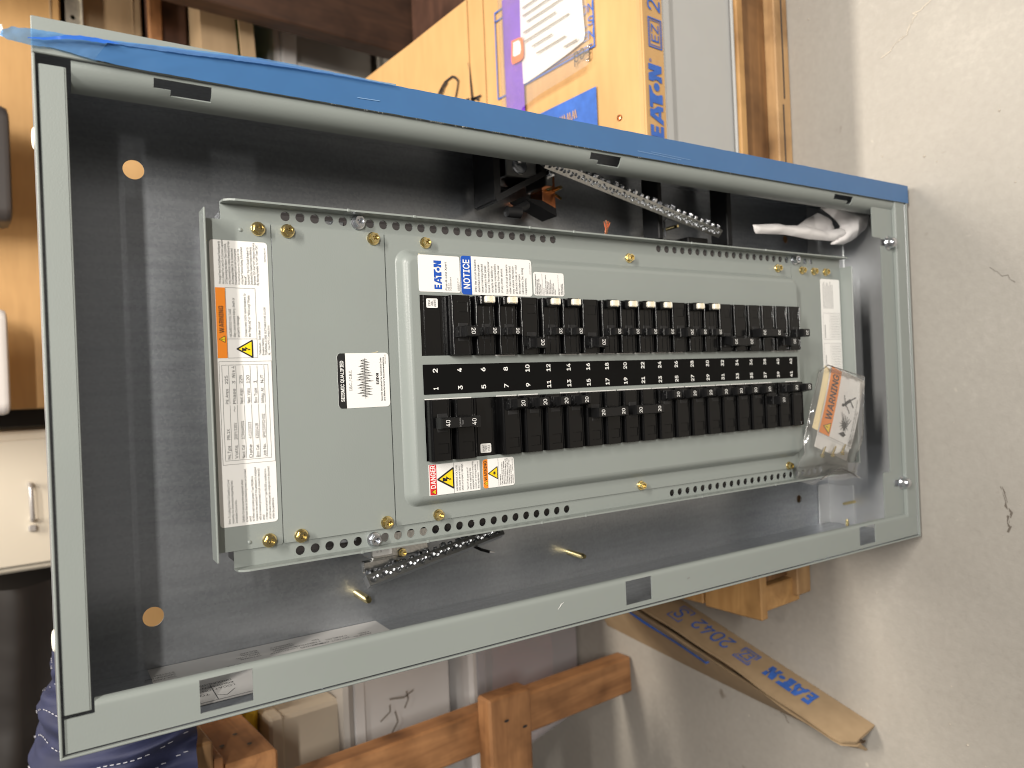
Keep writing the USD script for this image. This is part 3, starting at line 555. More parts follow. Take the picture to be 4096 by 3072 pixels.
# circuit number strip
ST = A('number_strip', ext(rr(-.0168, .0105, .2468, .7775, .0006), zc, zc+.0005), 'black_strip', P3)
p = .02526; yk = lambda k: .7780 - p*(k+.5)
for k in range(21):
    A('number', at(T(str(2*k+2), .0046, .0072 if k > 3 else .0037, True, 'c'), .0048, yk(k)-.0023, zc+.0007), 'print_white', ST)
    A('number', at(T(str(2*k+1), .0046, .0072 if k > 4 else (.0024 if k == 0 else .0037), True, 'c'), -.0115, yk(k)-.0023, zc+.0007), 'print_white', ST)
# ---- breakers: u runs from the outer end (0) to the inner end (1), the right column is turned half round
def breaker(side, k, kind, rating='20', poles=1):
    xo, xi = (.0742, .0180) if side > 0 else (-.0776, -.0212)
    ux = lambda u: xo + (xi-xo)*u
    def ub(u0, u1, y0, y1, z0, z1, b=.0008):
        a, c = sorted((ux(u0), ux(u1))); return bx(a, c, y0, y1, z0, z1, b)
    yc = yk(k); ms = []
    if kind == 'blank':
        B = A('blank_pole', cat([ub(-.005, 1.0, yc-p/2+.0002, yc+p/2-.0002, -.022, zt-.0012, .0005), ub(0, .99, yc-p/2+.0045, yc+p/2-.0042, -.02, zt-.0004, .0004)]), 'black_plastic')
        s = A('white_tag', ext(rr(*sorted((ux(.06), ux(.215))), yc-.0058, yc+.0058, .0014), zt-.0004, zt), 'white_sticker', B)
        x = ux(.1375); m = cat([at(T(t, .0021, w, False, 'c'), 0, .0019-.0029*i) for i, (t, w) in enumerate((('SHUNT', .0068), ('TRIP', .0046), ('POLE', .0054)))])
        if side > 0: m = xf(m, [[-1, 0, 0], [0, -1, 0], [0, 0, 1]], (0, -.0000, 0))
        A('lettering', at(m, x, yc-.0003 if side < 0 else yc+.0003, zt+.0002), 'ink', s); return
    for q in range(poles):
        y = yc - p*q; ybt = y-p/2
        ms += [ub(-.003, 1.0, y-p/2+.0002, y+p/2-.0002, -.022, zt-.0030, .0006)]
        prof_ = rr(y-.0100, y+.0106, -.020, -.0030, .0026).union(sbox(y-.0100, -.020, y+.0104, -.012))
        m = ext(prof_, 0, abs(xo-xi)*.975); m = frame(m, (min(xo, xi)+.0007, 0, 0), (0, 1, 0), (0, 0, 1)); ms.append(m)
        ms.append(ub(.02, .98, y-.0098, y-.0090, -.01, -.0026, .0003))
        if kind == 'test':
            ms += [ub(.19, .97, y+.0018, y+.0025, -.004, -.0025, .0002), ub(.19, .97, y-.0052, y-.0046, -.004, -.0024, .0002)]
        else:
            ms += [ub(.60, .985, y-.0070, y-.0064, -.004, -.0026, .0002), ub(.12, .13, y-.0066, y+.004, -.004, -.0026, .0002), ub(.28, .29, y-.0066, y+.004, -.004, -.0026, .0002), ub(.125, .285, y-.0070, y-.0062, -.004, -.0023, .0002)]
    B = A('breaker', cat(ms), 'black_plastic', smooth=35)
    u0, u1 = {'mid': (.525, .71), 'in': (.67, .85), 'on': (.735, .90), 'test': (.535, .675)}[kind]
    if kind == 'test':
        A('button_housing', ub(.012, .175, yc-.0084, yc+.0080, -.006, .0032, .0012), 'black_plastic', B)
        A('test_button', ub(.030, .142, yc-.0064, yc+.0042, .000, .0066, .0010), 'ivory_plastic', B)
        a = xf(cat([at(T('TEST', .0030, .0068, True, 'c'), 0, -.0015)]), [[-1, 0, 0], [0, -1, 0], [0, 0, 1]]) if side > 0 else T('TEST', .003, .0068)
        A('button_lettering', at(a, ux(.086), yc-.0012, .0067), 'cream_paper', B)
    tags = rng.random() < .75
    if tags and kind != 'blank': A('white_edge', ub(.992, 1.008, yc-p/2+.0012-(poles-1)*p, yc+p/2-.0010, zt-.004, zt+.0008, .0003), 'white_sticker', B)
    def handle(y0, y1, zb=-.0035, zh=.0088):
        up = {'mid': 0, 'in': .05, 'on': .05, 'test': .0}[kind]
        b0, b1, t0, t1 = u0+.01, u1-.01, u0+up+.02, u1+up-.015
        P = [(ux(u), y, zb) for u in (b0, b1) for y in (y0, y1)] + [(ux(u), y, zh*.8) for u in (t0-.015, t1+.015) for y in (y0, y1)] + [(ux(u), y, zh) for u in (t0, t1) for y in (y0+.0006, y1-.0006)]
        return hull(P), ux((t0+t1)/2), zh
    def num(t, x, y, z, w=.0058, h=.0042):
        m = T(t, h, w, False, 'c'); m = at(m, 0, -h/2)
        if side > 0: m = xf(m, [[-1, 0, 0], [0, -1, 0], [0, 0, 1]])
        return at(m, x, y, z+.0002)
    A('handle_slot', ub(u0-.055, u1+.055, yc-.0062, yc+.0042, -.0034, -.0027, .0002), 'dark_rubber', B)
    if poles == 2:
        m, x, z = handle(yc-p-.0075, yc+.0072, .0, .0120); H = A('handle', cat([m, handle(yc-.006, yc+.005)[0], handle(yc-p-.006, yc-p+.005)[0]]), 'black_handle', B)
        A('handle_number', cat([num(rating, x, yc+.0012, z), num(rating, x, yc-p-.0002, z)]), 'print_white', B)
        if rating == '40': A('handle_lettering', cat([at(T('COMMON', .0014, .008, False, 'c'), x, yc-p/2+.0008, z+.0002), at(T('TRIP', .0014, .0042, False, 'c'), x, yc-p/2-.0018, z+.0002)]), 'print_gray', B)
    else:
        w_ = .0070 if kind != 'test' else .0068
        m, x, z = handle(yc-.0092, yc+.0035 if kind != 'test' else yc+.0030, zh=.0120 if kind != 'test' else .0075); H = A('handle', cat([m, handle(yc-.004, yc+.0062, zh=.004)[0]]), 'black_handle', B)
        A('handle_number', num(rating, x, yc-.0034, z, .0056 if kind != 'test' else .0052, .0042 if kind != 'test' else .0036), 'print_white', B)
        A('handle_hole', frame(flat(circ(0, 0, .0011), 0), (x, yc+(.0037 if kind != 'test' else .0031), .0035), (1, 0, 0), (0, 0, 1)) if 0 else bx(x-.0010, x+.0010, yc+.0034, yc+.0066, .0002, .0022, .0006), 'dark_rubber', B)
for k, kd in ((0, 'blank'), (1, 'mid'), (2, 'test'), (3, 'test'), (4, 'in'), (5, 'test'), (6, 'test'), (7, 'in'), (8, 'test'), (9, 'test'), (10, 'test'), (11, 'test'), (12, 'mid'), (13, 'test'), (14, 'test'), (19, 'in'), (20, 'mid')): breaker(1, k, kd)
breaker(1, 15, 'in', poles=2); breaker(1, 17, 'mid', poles=2)
breaker(-1, 0, 'mid', '40', 2); breaker(-1, 2, 'blank'); breaker(-1, 7, 'mid', poles=2); breaker(-1, 9, 'mid', poles=2)
for k in (3, 4, 5, 6, 11, 12, 13, 14, 15, 16, 17, 19, 20): breaker(-1, k, 'on')
breaker(-1, 18, 'mid')
A('breaker_bed', cat([bx(.0172, .0750, .2450, .7790, -.030, -.0222, .0004), bx(-.0784, -.0202, .2450, .7790, -.030, -.0222, .0004)]), 'dark_rubber')
# ---- bus interior; frame widened and darkened as painted shade behind the rail holes
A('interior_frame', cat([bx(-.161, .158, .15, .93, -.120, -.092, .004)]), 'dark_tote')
A('standoff', cat([bx(-.142, .138, y, y+.02, -D+.002, -.028, .001) for y in (.20, .84)]), 'galvanised')
# ---- terminal bars at both sides
def term_bar(p0, p1, n, name, up, label):
    p0, p1 = np.array(p0), np.array(p1); L = np.linalg.norm(p1-p0); U = (p1-p0)/L; W = np.array(up, float); W -= U*np.dot(U, W); W /= np.linalg.norm(W); V = np.cross(W, U)
    g = sbox(0, -.0055, L, .0055)
    for i in range(n*2): g = g.difference(circ(.005+(L-.01)*i/(n*2-1), -.0008+.0016*(i % 2), .0021 if i % 3 else .0030, 4))
    m = ext(g, -.006, .0058)
    B = A(name, frame(m, p0, U, V), 'bar_metal', label=label)
    A('bar_core', frame(bx(.0004, L-.0004, -.0053, .0053, -.0058, .0030, .0002), p0, U, V), 'zinc', B)
    sl = [lathe([(.0030, 0), (.0031, .0024), (.0026, .0034), (.0012, .0036)], 8), bx(-.0026, .0026, -.0004, .0004, .0034, .0040, .0001)]
    for i in range(n):
        big = i % 3 == 0; s = 1.25 if big else .95; c = cat(sl); a = rng.random()*3; R = np.array([[math.cos(a), -math.sin(a), 0], [math.sin(a), math.cos(a), 0], [0, 0, 1]])
        c = xf(c, R*s); c = xf(c, [[1, 0, 0], [0, 0, 1], [0, -1, 0]]); c = at(c, .006+(L-.012)*i/(n-1), .0052, .0005+.001*(i % 2))
        A('terminal_screw', frame(c, p0, U, V), 'zinc', B, smooth=40)
    return B
term_bar((.2345, .590, -.072), (.1765, .316, -.072), 27, 'neutral_bar', (-.55, 0, .83), 'long tin-plated neutral bar with a row of terminal screws')
term_bar((-.194, .812, -.082), (-.1665, .660, -.082), 17, 'ground_bar', (.5, 0, .86), 'short ground bar on the left with terminal screws')
# black lug housing with aluminium lug and copper strap, upper right
wl_ = lambda pts, w, z0, z1: ext(stroke(pts, w), z0, z1)
LG = A('lug_bracket', cat([wl_([(.1895, .645), (.2523, .645)], .008, -.128, -.084), wl_([(.1900, .6475), (.2262, .5815)], .0065, -.128, -.083), wl_([(.2235, .5830), (.2523, .5830)], .0075, -.128, -.084), bx(.2480, .2523, .580, .645, -.128, -.084, .001)]), 'dark_rubber')
A('lug', cat([bx(.2185, .2460, .5885, .630, -.128, -.0890, .0012), bx(.213, .2350, .5690, .5785, -.128, -.086, .0012)]), 'bar_metal', LG)
A('lug_screw', at(lathe([(.0092, 0), (.0096, .0012), (.0084, .0022), (.0060, .0018), (.0045, .0006)], 16), .2320, .6120, -.0890), 'zinc', LG, smooth=40); A('lug_screw', at(lathe([(.0045, 0), (.005, .006), (.003, .0075)], 10), .2270, .5735, -.0865), 'zinc', LG, smooth=40)
A('copper_strap', cat([bx(.190, .2523, .5535, .572, -.1285, -.1030, .0008), bx(.1955, .2523, .5500, .5560, -.120, -.108, .0006)]), 'copper', LG)
A('lug_screw', at(lathe([(.0040, 0), (.0044, .002), (.0040, .004), (.0028, .0060)], 10), .2150, .5655, -.1030), 'brass', LG, smooth=40); A('lug_screw', tube([(.2080, .5560, -.100), (.2020, .5535, -.0925)], .0016), 'brass', LG)
A('insulator', cat([hull([(.1830, .5550, -.10), (.1830, .5550, -.13), (.2010, .602, -.10), (.2010, .602, -.13), (.2000, .553, -.105), (.205, .59, -.13), (.190, .5535, -.105)]), xf(lathe([(.0062, -.009), (.0062, .009), (.0030, .010)], 12), [[1, 0, 0], [0, 0, 1], [0, 1, 0]], (.1812, .6180, -.096)), tube([(.1820, .6180, -.098), (.1930, .596, -.102)], .0055)]), 'dark_rubber', LG, smooth=40)
A('support_bracket', cat([bx(.168, .2523, .388, .396, -.128, -.098, .001), bx(.168, .2523, .258, .268, -.128, -.098, .001), bx(.150, .176, .300, .338, -.14, -.104, .001), bx(.1660, .175, .262, .39, -.130, -.124, .001)]), 'dark_rubber')
A('support_bracket', tube([(.171, .384, -.100), (.192, .384, -.100), (.1955, .379, -.1), (.1955, .34, -.104)], .0014), 'zinc')
GB = A('ground_bracket', cat([bx(-.176, -.150, .742, .804, -.125, -.0875, .002), bx(-.1875, -.176, .772, .812, -.095, -.0885, .001)]), 'bar_metal')
A('bracket_tag', ext(rr(-.1720, -.1500, .783, .803, .001), -.0874, -.0871), 'white_sticker', GB)
A('bracket_lettering', cat([at(T(t, .0018, w, rot=0), -.169, .797-.0035*i, -.0868) for i, (t, w) in enumerate((('FOR EQPT', .009), ('103', .005)))]), 'print_gray', GB)
A('screw', at(screw_mesh(.75, .3), -.1725, .7720, -.0873), 'brass', GB, smooth=25)
ends = []
for i in range(9):
    a = rng.random(3)-.5; ends.append(tube([(.1500+.001*a[0], .5365+.0018*a[1], -.036), (.1560, .5368+.002*a[1], -.034+.002*a[2]), (.1635+.004*a[0], .5372+.006*a[1], -.032+.005*a[2])], .0006, 5))
W_ = A('stranded_wire_end', cat(ends), 'bright_copper')
A('black_wire', tube([(-.170, .706, -.09), (-.1768, .6946, -.082), (-.1816, .6865, -.079), (-.1850, .6775, -.078)], .0016, 8), 'black_plastic'); A('wire_tip', tube([(-.1850, .6775, -.078), (-.1862, .6715, -.0775)], [.0014, .0008], 6), 'zinc')
# chips and scrapes in the paint
A('paint_chip', cat([flat(stroke([(-.2335+.0006*i, .6475-.0006*i), (-.2310+.0007*i, .6440-.0002*i), (-.2290+.0003*i, .6425-.0009*i)], .00035), -.0003) for i in range(4)]), 'print_white')
A('paint_chip', flat(Polygon([(-.2350, .4700), (-.2334, .4695), (-.2328, .4655), (-.2345, .4670)]), -.0003), 'print_gray')

# ------------------------------------------------------------------ loose things in the cabinet
def ribz(x, y, d, a=.006): return a*np.sqrt(np.clip(d, 0, .03)/.03)
def bag_sheet(pts, zb, hgt, s, seed, step=.0045):
    po = Polygon(pts); th = np.array([np.cos(seed), np.sin(seed)])
    zf = lambda x, y, d: zb(x, y) + hgt*np.sqrt(np.clip(d, 0, .035)/.035) + .010*nz(x*3+y, y, s, seed)*np.clip(d/.006, 0, 1) + .004*np.abs(nz(x-y*.4, y*.3, s*2.6, seed+3))*np.clip(d/.004, 0, 1)
    return blob(po, step, zf, lambda x, y, d: zb(x, y) - .006*np.clip(d/.008, 0, 1) - .0005)
WB = Thing('white_bag', 'crumpled white plastic bag tucked into the lower right corner of the grey cabinet', 'plastic bag', (.205, .02, -.09), True)
WB.add('bag_tail', bag_sheet([(.1890, .262), (.1775, .258), (.1807, .195), (.1781, .147), (.1790, .089), (.1850, .055), (.200, .066), (.1925, .105), (.1965, .152), (.1935, .195), (.1946, .209)], lambda x, y: -.060+0*x, .016, 30, 2), 'white_bag', smooth=70)
WB.add('bag_inside', bag_sheet([(.1962, .155), (.2110, .128), (.2225, .100), (.2160, .070), (.200, .062), (.1850, .075), (.1900, .115)], lambda x, y: -.074+0*x, .010, 26, 5), 'white_bag', smooth=70)
WB.add('bag_mouth', bag_sheet([(.2311, .106), (.2260, .112), (.2180, .090), (.2110, .0755), (.2030, .0655), (.1900, .0720), (.1745, .0920), (.1765, .060), (.1830, .040), (.2000, .0100), (.2198, .0030), (.2330, .0107), (.2400, .060), (.2360, .0923)], lambda x, y: -.062+0*x, .022, 28, 9), 'white_bag', smooth=70)
# hardware bag and warning card
cu, cv = np.array([.0890, -.0356, 0]), np.array([.0132, .0664, -.006]); c0 = np.array([-.1143, .1648, .0045])-np.array([0, 0, 0])
cw = np.linalg.norm(cu); ch = np.linalg.norm(cv); U, V = cu/cw, cv/ch; Nn = np.cross(U, V); V = np.cross(Nn, U)/np.linalg.norm(Nn)
WC = Thing('warning_card', 'white card with orange WARNING band inside the clear hardware bag', 'card', c0, True)
def card_fold(m):
    v = np.array(m.vertices); v[:, 2] += .003*np.clip((v[:, 1]/ch-.8)/.4, 0, 1)**2 + .0014*np.sin(v[:, 0]/cw*3.1); return trimesh.Trimesh(v, m.faces, process=False)
CF = lambda m, z=0: frame(card_fold(at(m, 0, 0, z)), c0, U, V)
def gridrect(x0, x1, y0, y1, n=14):
    g = [(x0+(x1-x0)*i/n, y0+(y1-y0)*j/n, 0) for j in range(n+1) for i in range(n+1)]; k = n+1
    F = [t for j in range(n) for i in range(n) for t in ((j*k+i, j*k+i+1, (j+1)*k+i+1), (j*k+i, (j+1)*k+i+1, (j+1)*k+i))]
    return trimesh.Trimesh(np.array(g), np.array(F), process=False)
WC.add('card_back', CF(gridrect(.004, cw*.93, ch*.80, ch*1.17), -.0012), 'cream_paper'); WC.add('card_tail', CF(gridrect(-.017, .002, ch*.02, ch*.97), -.0012), 'white_sticker')
CD = WC.add('card_face', CF(gridrect(0, cw, 0, ch)), 'white_sticker')
WC.add('orange_band', CF(gridrect(.003, cw-.003, ch*.66, ch*.96), .0004), 'orange_ink', CD)
def sub(m, n=1): return m
WC.add('lettering', CF(cat([at(T('WARNING', .0110, .062, True), .0230, ch*.725, .0004), lines(['ELECTRIC ARC FLASH AND SHOCK HAZARD', 'APPROPRIATE PROTECTION REQUIRED'], .006, .0060, .0020, .0034, wf=[.060, .045]),
    flat(fr_(.002, cw-.002, .001, ch*.985, .0003), 0), flat(union_all([burst(.026, .023, .027, 12, 4), Polygon([(.014, .016), (.017, .022), (.012, .030), (.010, .020)])]+[stroke([(.018, .022), (.036+.001*k, .012+.004*k)], .0008) for k in range(6)]), 0),
    flat(union_all([stroke([(.051, .030), (.056, .026), (.061, .020)], .0042), circ(.0505, .0325, .0022), stroke([(.060, .020), (.053, .0125)], .0016), stroke([(.061, .020), (.068, .011)], .0016), stroke([(.053, .028), (.046, .020), (.043, .018)], .0011), stroke([(.054, .029), (.064, .033)], .0012)]), 0)]), .0008), 'ink', CD)
WC.add('hazard_border', CF(flat(tri(.0130, ch*.79, .0155), 0), .0009), 'ink', CD); WC.add('hazard_triangle', CF(flat(tri(.0130, ch*.79, .0125), 0), .0013), 'yellow_ink', CD); WC.add('hazard_symbol', CF(flat(sbox(.0126, ch*.79-.0014, .0134, ch*.79+.0030), 0), .0017), 'ink', CD)
BGP = [(-.010, .222), (-.002, .206), (-.0195, .134), (-.060, .139), (-.095, .142), (-.1200, .150), (-.1290, .147), (-.1400, .1365), (-.1560, .1350), (-.1545, .168), (-.1500, .205), (-.1560, .222), (-.1500, .246), (-.1370, .2560), (-.1280, .2600), (-.1120, .2560), (-.0985, .2580), (-.050, .240)]
HB = Thing('hardware_bag', 'clear plastic bag hanging at the bottom of the breaker panel with card and screws', 'plastic bag', (-.075, .135, .004), True)
def bagz(x, y): return .0035 + (.2-np.asarray(y))*.06 - .02*np.clip((-.115-np.asarray(x))/.03, 0, 1)
HB.add('bag_front', blob(Polygon(BGP), .0042, lambda x, y, d: bagz(x, y) + .007*np.sqrt(np.clip(d, 0, .008)/.008) + .007*nz(x*2, y, 60, 4)*np.clip(d/.004, 0, 1)*np.clip((-.098-x)/.01+.12, .12, 1)), 'clear_film', smooth=70)
tail = Polygon([(-.1500, .250), (-.1370, .258), (-.1330, .215), (-.1360, .180), (-.1340, .1370), (-.1560, .1340), (-.1570, .168), (-.1530, .205), (-.1580, .222)])
HB.add('crinkled_end', blob(tail, .0032, lambda x, y, d: bagz(x, y)+.004 + .010*np.abs(nz(x*2.4, y*.7, 110, 14))*np.clip(d/.003, 0, 1)), 'clear_film', smooth=70)
HB.add('bag_seam', cat([tube([np.r_[pp, bagz(pp[0], pp[1])+.001] for pp in np.array(BGP)[[0, 1, 2, 3, 4, 5, 6, 7, 8]]], .0007, 6), tube([(-.1565, .1345, -.004), (-.148, .155, -.002), (-.139, .1800, .001), (-.140, .200, .003), (-.149, .225, .0)], .0011, 6), tube([np.r_[pp, bagz(pp[0], pp[1])+.001] for pp in np.array(BGP)[[13, 14, 15, 16, 17, 0]]], .0006, 6)]), 'clear_film', smooth=60)
for i, (x, y) in enumerate(((-.1165, .226), (-.1175, .205), (-.1165, .187))):
    m = cat([tube([(0, 0, 0), (.004, -.003, 0), (.0095, -.0075, .0)], [.0013, .0013, .0009], 7), xf(screw_mesh(.55, i), [[0, 0, -1], [0, 1, 0], [1, 0, 0]])])
    single('loose_screw', at(m, x, y, bagz(x, y)+.0035), 'brass', ('gold screw in the clear bag nearest the breakers', 'gold screw in the clear bag between two others', 'gold screw in the clear bag farthest from the breakers')[i], 'screw', 30, 'loose screws in the clear bag', base=(x, y, bagz(x, y)), panel=True)

# ------------------------------------------------------------------ the pallet and what lies on it
PL = Thing('pallet', 'rough pine pallet on the floor behind the grey cabinet', 'pallet', (.13, .70, 0))
def rough(m, a, s, seed=0):
    m = m.subdivide().subdivide(); v = np.array(m.vertices); n = np.stack([meshkit.fbm(v*s+k*7.1, 3, seed+k)-.5 for k in range(3)], 1); return trimesh.Trimesh(v+a*n, m.faces, process=False)
dk = [(.186, .295), (.298, .43), (.47, .57), (.62, .72), (.77, .87), (.92, 1.02), (1.07, 1.17), (1.21, 1.30)]
for i, (y0, y1) in enumerate(dk): PL.add('deck_board', rough(bx(-.392+.004*(i % 3), .72, y0, y1, .119, .136, .002), .003, 14, i), 'pallet_wood_x')
for i, x0 in enumerate((-.384, .11, .66)): PL.add('stringer', rough(bx(x0, x0+.040, .192, 1.30, .019, .119, .002), .003, 12, 20+i), 'pallet_wood_y')
PL.add('lead_board', rough(bx(-.342, .72, .200, .238, .040, .1185, .002), .003, 12, 30), 'dark_pallet_x')

for i, (y0, y1) in enumerate(((.182, .275), (.66, .76), (1.20, 1.29))): PL.add('bottom_board', rough(bx(-.372, .715, y0, y1, .001, .0395 if i == 0 else .019, .002), .003, 12, 40+i), 'pale_wood_x' if i == 0 else 'pallet_wood_x')
cr = [((.44, .62), .020), ((.30, .43), .024), ((.63, .70), .017)]
for (x0, x1), z in cr: PL.add('crack', bx(x0, x1, .1806, .1822, z-.0009, z+.0009, .0003), 'marker_ink')
SB = Thing('steel_enclosure', 'plain grey steel enclosure lying flat on the pallet under the blue-printed carton', 'metal box', (.38, .75, .137))
SB.add('body', bx(.115, .700, .196, 1.28, .137, .290, .003), 'gray_paint_back')
SB.add('cover', bx(.110, .705, .188, 1.285, .2905, .309, .003), 'gray_paint_back')
SB.add('edge', bx(.112, .703, .190, .1945, .1372, .1420, .001), 'gray_paint_back')
C1 = Thing('flat_carton', 'flat tan carton with blue lettering and shipping pouch, on top of the grey enclosure', 'carton', (.41, .75, .309))
def soft(m, a, s, seed): return rough(m.subdivide().subdivide(), a, s, seed)
C1.add('tray', soft(bx(.136, .690, .1865, 1.30, .310, .338, .004), .002, 9, 3), 'cardboard', smooth=50)
C1.add('lid', soft(bx(.131, .695, .190, 1.305, .3395, .3545, .005), .0030, 7, 4), 'cardboard', smooth=50)
C1.add('flap', soft(bx(.134, .692, .1852, .1884, .3112, .3535, .0012), .0016, 9, 5), 'cardboard', smooth=50)
FF = lambda m: frame(m, (0, .1838, 0), (1, 0, 0), (0, 0, 1))
C1.add('maker_print', FF(cat([at(flat(logo(.100, .027), 0), .3245, .3195), at(T('\u00ae', .006), .427, .338)])), 'carton_blue'); C1.add('series_print', FF(cat([flat(fr_(.448, .490, .316, .344, .0018), 0), flat(fr_(.4515, .4865, .319, .341, .0010), 0), at(T('EZ', .0150, .024), .457, .3225)])), 'carton_blue'); C1.add('size_print', FF(cat([at(T('2042', .026, .075), .500, .3175)])), 'carton_blue')
FT = lambda m: frame(m, (0, 0, .3572), (0, 1, 0), (-1, 0, 0))      # reads away from the viewer, tops to the left
def TOPF(poly): return at(flat(poly, 0), 0, 0, .3570)
ban = sbox(.330, .276, .4215, .42)
C1.add('blue_banner', TOPF(ban), 'carton_blue')
C1.add('banner_lettering', at(FT(at(T('www.eaton.com', .0175, .110), .318, -.4010)), 0, 0, .0010), 'cardboard')
C1.add('blue_frame', cat([TOPF(fr_(.4795, .6300, .2745, .5150, .0028)), TOPF(sbox(.485, .2800, .4865, .40)), TOPF(sbox(.612, .30, .6145, .5150))]), 'carton_blue')
FR = lambda m: frame(m, (0, 0, .3572), (0, -1, 0), (1, 0, 0))
C1.add('frame_lettering', cat([FR(at(T(t, .0130, .024), -.3000, x)) for t, x in (('ON', .5340), ('LS', .5140), ('EN', .4945))] + [at(T('Fed', .017, .040), 0, 0)][:0]), 'carton_blue')
mk = [[(.576, .598), (.549, .595), (.502, .589), (.49, .586)], [(.512, .610), (.506, .582), (.504, .564)], [(.500, .600), (.506, .582), (.498, .570)], [(.540, .715), (.556, .700), (.568, .680), (.570, .650), (.556, .633), (.542, .637), (.520, .648), (.50, .655)], [(.540, .705), (.547, .692), (.560, .681), (.565, .670)], [(.545, .700), (.555, .695), (.562, .688)], [(.567, .734), (.560, .728), (.55, .735)]]
def smoothpath(P): P = np.array(P); t = np.linspace(0, len(P)-1, 18); return list(zip(np.interp(t, range(len(P)), P[:, 0]), np.interp(t, range(len(P)), P[:, 1])))
C1.add('marker_scrawl', cat([TOPF(stroke([q_ for q_ in smoothpath(q)], .0040)) for q in mk]), 'marker_ink')
for yy in (.549, .597): C1.add('crease', bx(.34, .693, yy-.0012, yy+.0012, .3560, .3574, .0006), 'cardboard')
C1.add('staple', cat([xf(lathe([(.0045, 0), (.004, .001), (.002, .0015)], 10), np.eye(3), (x, y, .3562)) for x, y in ((.362, .233), (.47, .600))]), 'copper')
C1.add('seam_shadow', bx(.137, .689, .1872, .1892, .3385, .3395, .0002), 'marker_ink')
PO = Thing('shipping_pouch', 'clear shipping pouch with white papers and purple strip stuck on top of the flat carton', 'pouch', (.52, .42, .357))
def pz(z, seed, a=.003): return lambda x, y, d: z + a*(nz(x, y, 22, seed)+.5)*np.clip(d/.01, 0, 1)
PO.add('papers', blob(Polygon([(.640, .441), (.640, .296), (.557, .296), (.496, .292), (.490, .330), (.484, .385), (.480, .441), (.56, .443)]), .012, pz(.3590, 2)), 'paper', smooth=60)
PO.add('paper_print', cat([flat(sbox(x-.0012, y0, x+.0012, y1), .3640) for x, y0, y1 in ((.615, .39, .43), (.600, .33, .43), (.587, .36, .43), (.574, .31, .42), (.560, .35, .43), (.545, .32, .43), (.530, .36, .41), (.515, .33, .40), (.500, .305, .335))]), 'floor_gray')
PO.add('purple_strip', blob(Polygon([(.640, .490), (.640, .439), (.52, .440), (.45, .440), (.40, .440), (.395, .486), (.457, .489), (.54, .490)]), .012, pz(.3586, 5)), 'purple_film', smooth=60)
PO.add('orange_tag', blob(Polygon([(.559, .462), (.556, .433), (.538, .431), (.518, .433), (.520, .465), (.540, .463)]), .01, pz(.3640, 6, .001)), 'orange_paper', smooth=60)
PO.add('tag_face', blob(Polygon([(.554, .456), (.552, .438), (.538, .436), (.529, .437), (.530, .458)]), .01, pz(.3650, 6, .001)), 'white_sticker', smooth=60)
PO.add('pouch', blob(Polygon([(.650, .492), (.650, .288), (.600, .284), (.500, .276), (.453, .280), (.450, .330), (.447, .392), (.440, .441), (.392, .441), (.390, .488), (.48, .492)]), .007, pz(.3660, 9, .006)), 'pouch_film', smooth=60)
PO.add('carrier_name', cat([at(FT(at(T('Fed', .022, .034), .284, -.4860)), 0, 0, .002)]), 'marker_ink')

# ------------------------------------------------------------------ carton on the floor at the left
C2 = Thing('open_carton', 'long tan carton with blue lettering, split open along its edge on the concrete floor', 'carton', (-.53, .35, 0))
pA, pB = np.array([-.3900, .620]), np.array([-.5605, .0850]); tv = (pA-pB)/np.linalg.norm(pA-pB); nv = np.array([-tv[1], tv[0]])   # nv points left
Lc = np.linalg.norm(pA-pB)
def along(s, o, z): return (pB[0]+tv[0]*s+nv[0]*o, pB[1]+tv[1]*s+nv[1]*o, z)
def strip_mesh(rows, n=40, thick=.005):
    """rows(s) -> cross-section points (offset, z) at the distance s; a sheet with its own thickness."""
    V = []; S = np.linspace(0, Lc, n)
    R = [rows(s) for s in S]; k = len(R[0])
    for r, s in zip(R, S): V += [along(s, o, z) for o, z in r]
    F = [t for i in range(n-1) for j in range(k) for a in [(i*k+j, i*k+(j+1) % k, (i+1)*k+(j+1) % k, (i+1)*k+j)] for t in ((a[0], a[1], a[2]), (a[0], a[2], a[3]))]
    F += [(0, j+1, j) for j in range(1, k-1)] + [((n-1)*k, (n-1)*k+j, (n-1)*k+j+1) for j in range(1, k-1)]
    m = trimesh.Trimesh(np.array(V), np.array(F), process=False); m.fix_normals(); return m
wob = lambda s: .002*math.sin(s*19)+.0012*math.sin(s*47+1)
hh = lambda s: .074 + .010*min(1, s/.38) - .022*max(0, 1-s/.02)**2 + .0
C2.add('printed_side', strip_mesh(lambda s: [(0, .001), (.0006+.006*max(0, 1-s/.03), hh(s)*.5), (.010+wob(s), hh(s)), (.014+wob(s), hh(s)-.0008), (.006+.006*max(0, 1-s/.03), hh(s)*.5), (.005, .001)]), 'cardboard_dull', smooth=50)
gap = lambda s: .014 + .006*math.sin(min(1, s/.64)*3.14) + .010*max(0, min(1, (s-.33)/.2))
wd = lambda s: .038 + .120*min(1, s/.62)**.9
C2.add('sloping_side', strip_mesh(lambda s: [(gap(s)+.009+wob(s*1.3), hh(s)-.010), (wd(s)*.55+.012, hh(s)*.55), (wd(s)+.010, .001), (wd(s)+.006, .001), (wd(s)*.55+.006, hh(s)*.5), (gap(s)+.006, hh(s)-.018)]), 'cardboard_dull', smooth=50)
for i in range(2):
    f0 = .0035*i
    C2.add('torn_layer', strip_mesh(lambda s: [(gap(s)-.002+f0*.6+.002*math.sin(s*80+i*2), hh(s)-.009-f0+.0035*math.sin(s*33+i)), (gap(s)+.012, hh(s)-.030-f0), (gap(s)+.009, hh(s)-.033-f0), (gap(s)-.004+f0*.6+.002*math.sin(s*80+i*2), hh(s)-.013-f0)], 60), 'cardboard_edge')
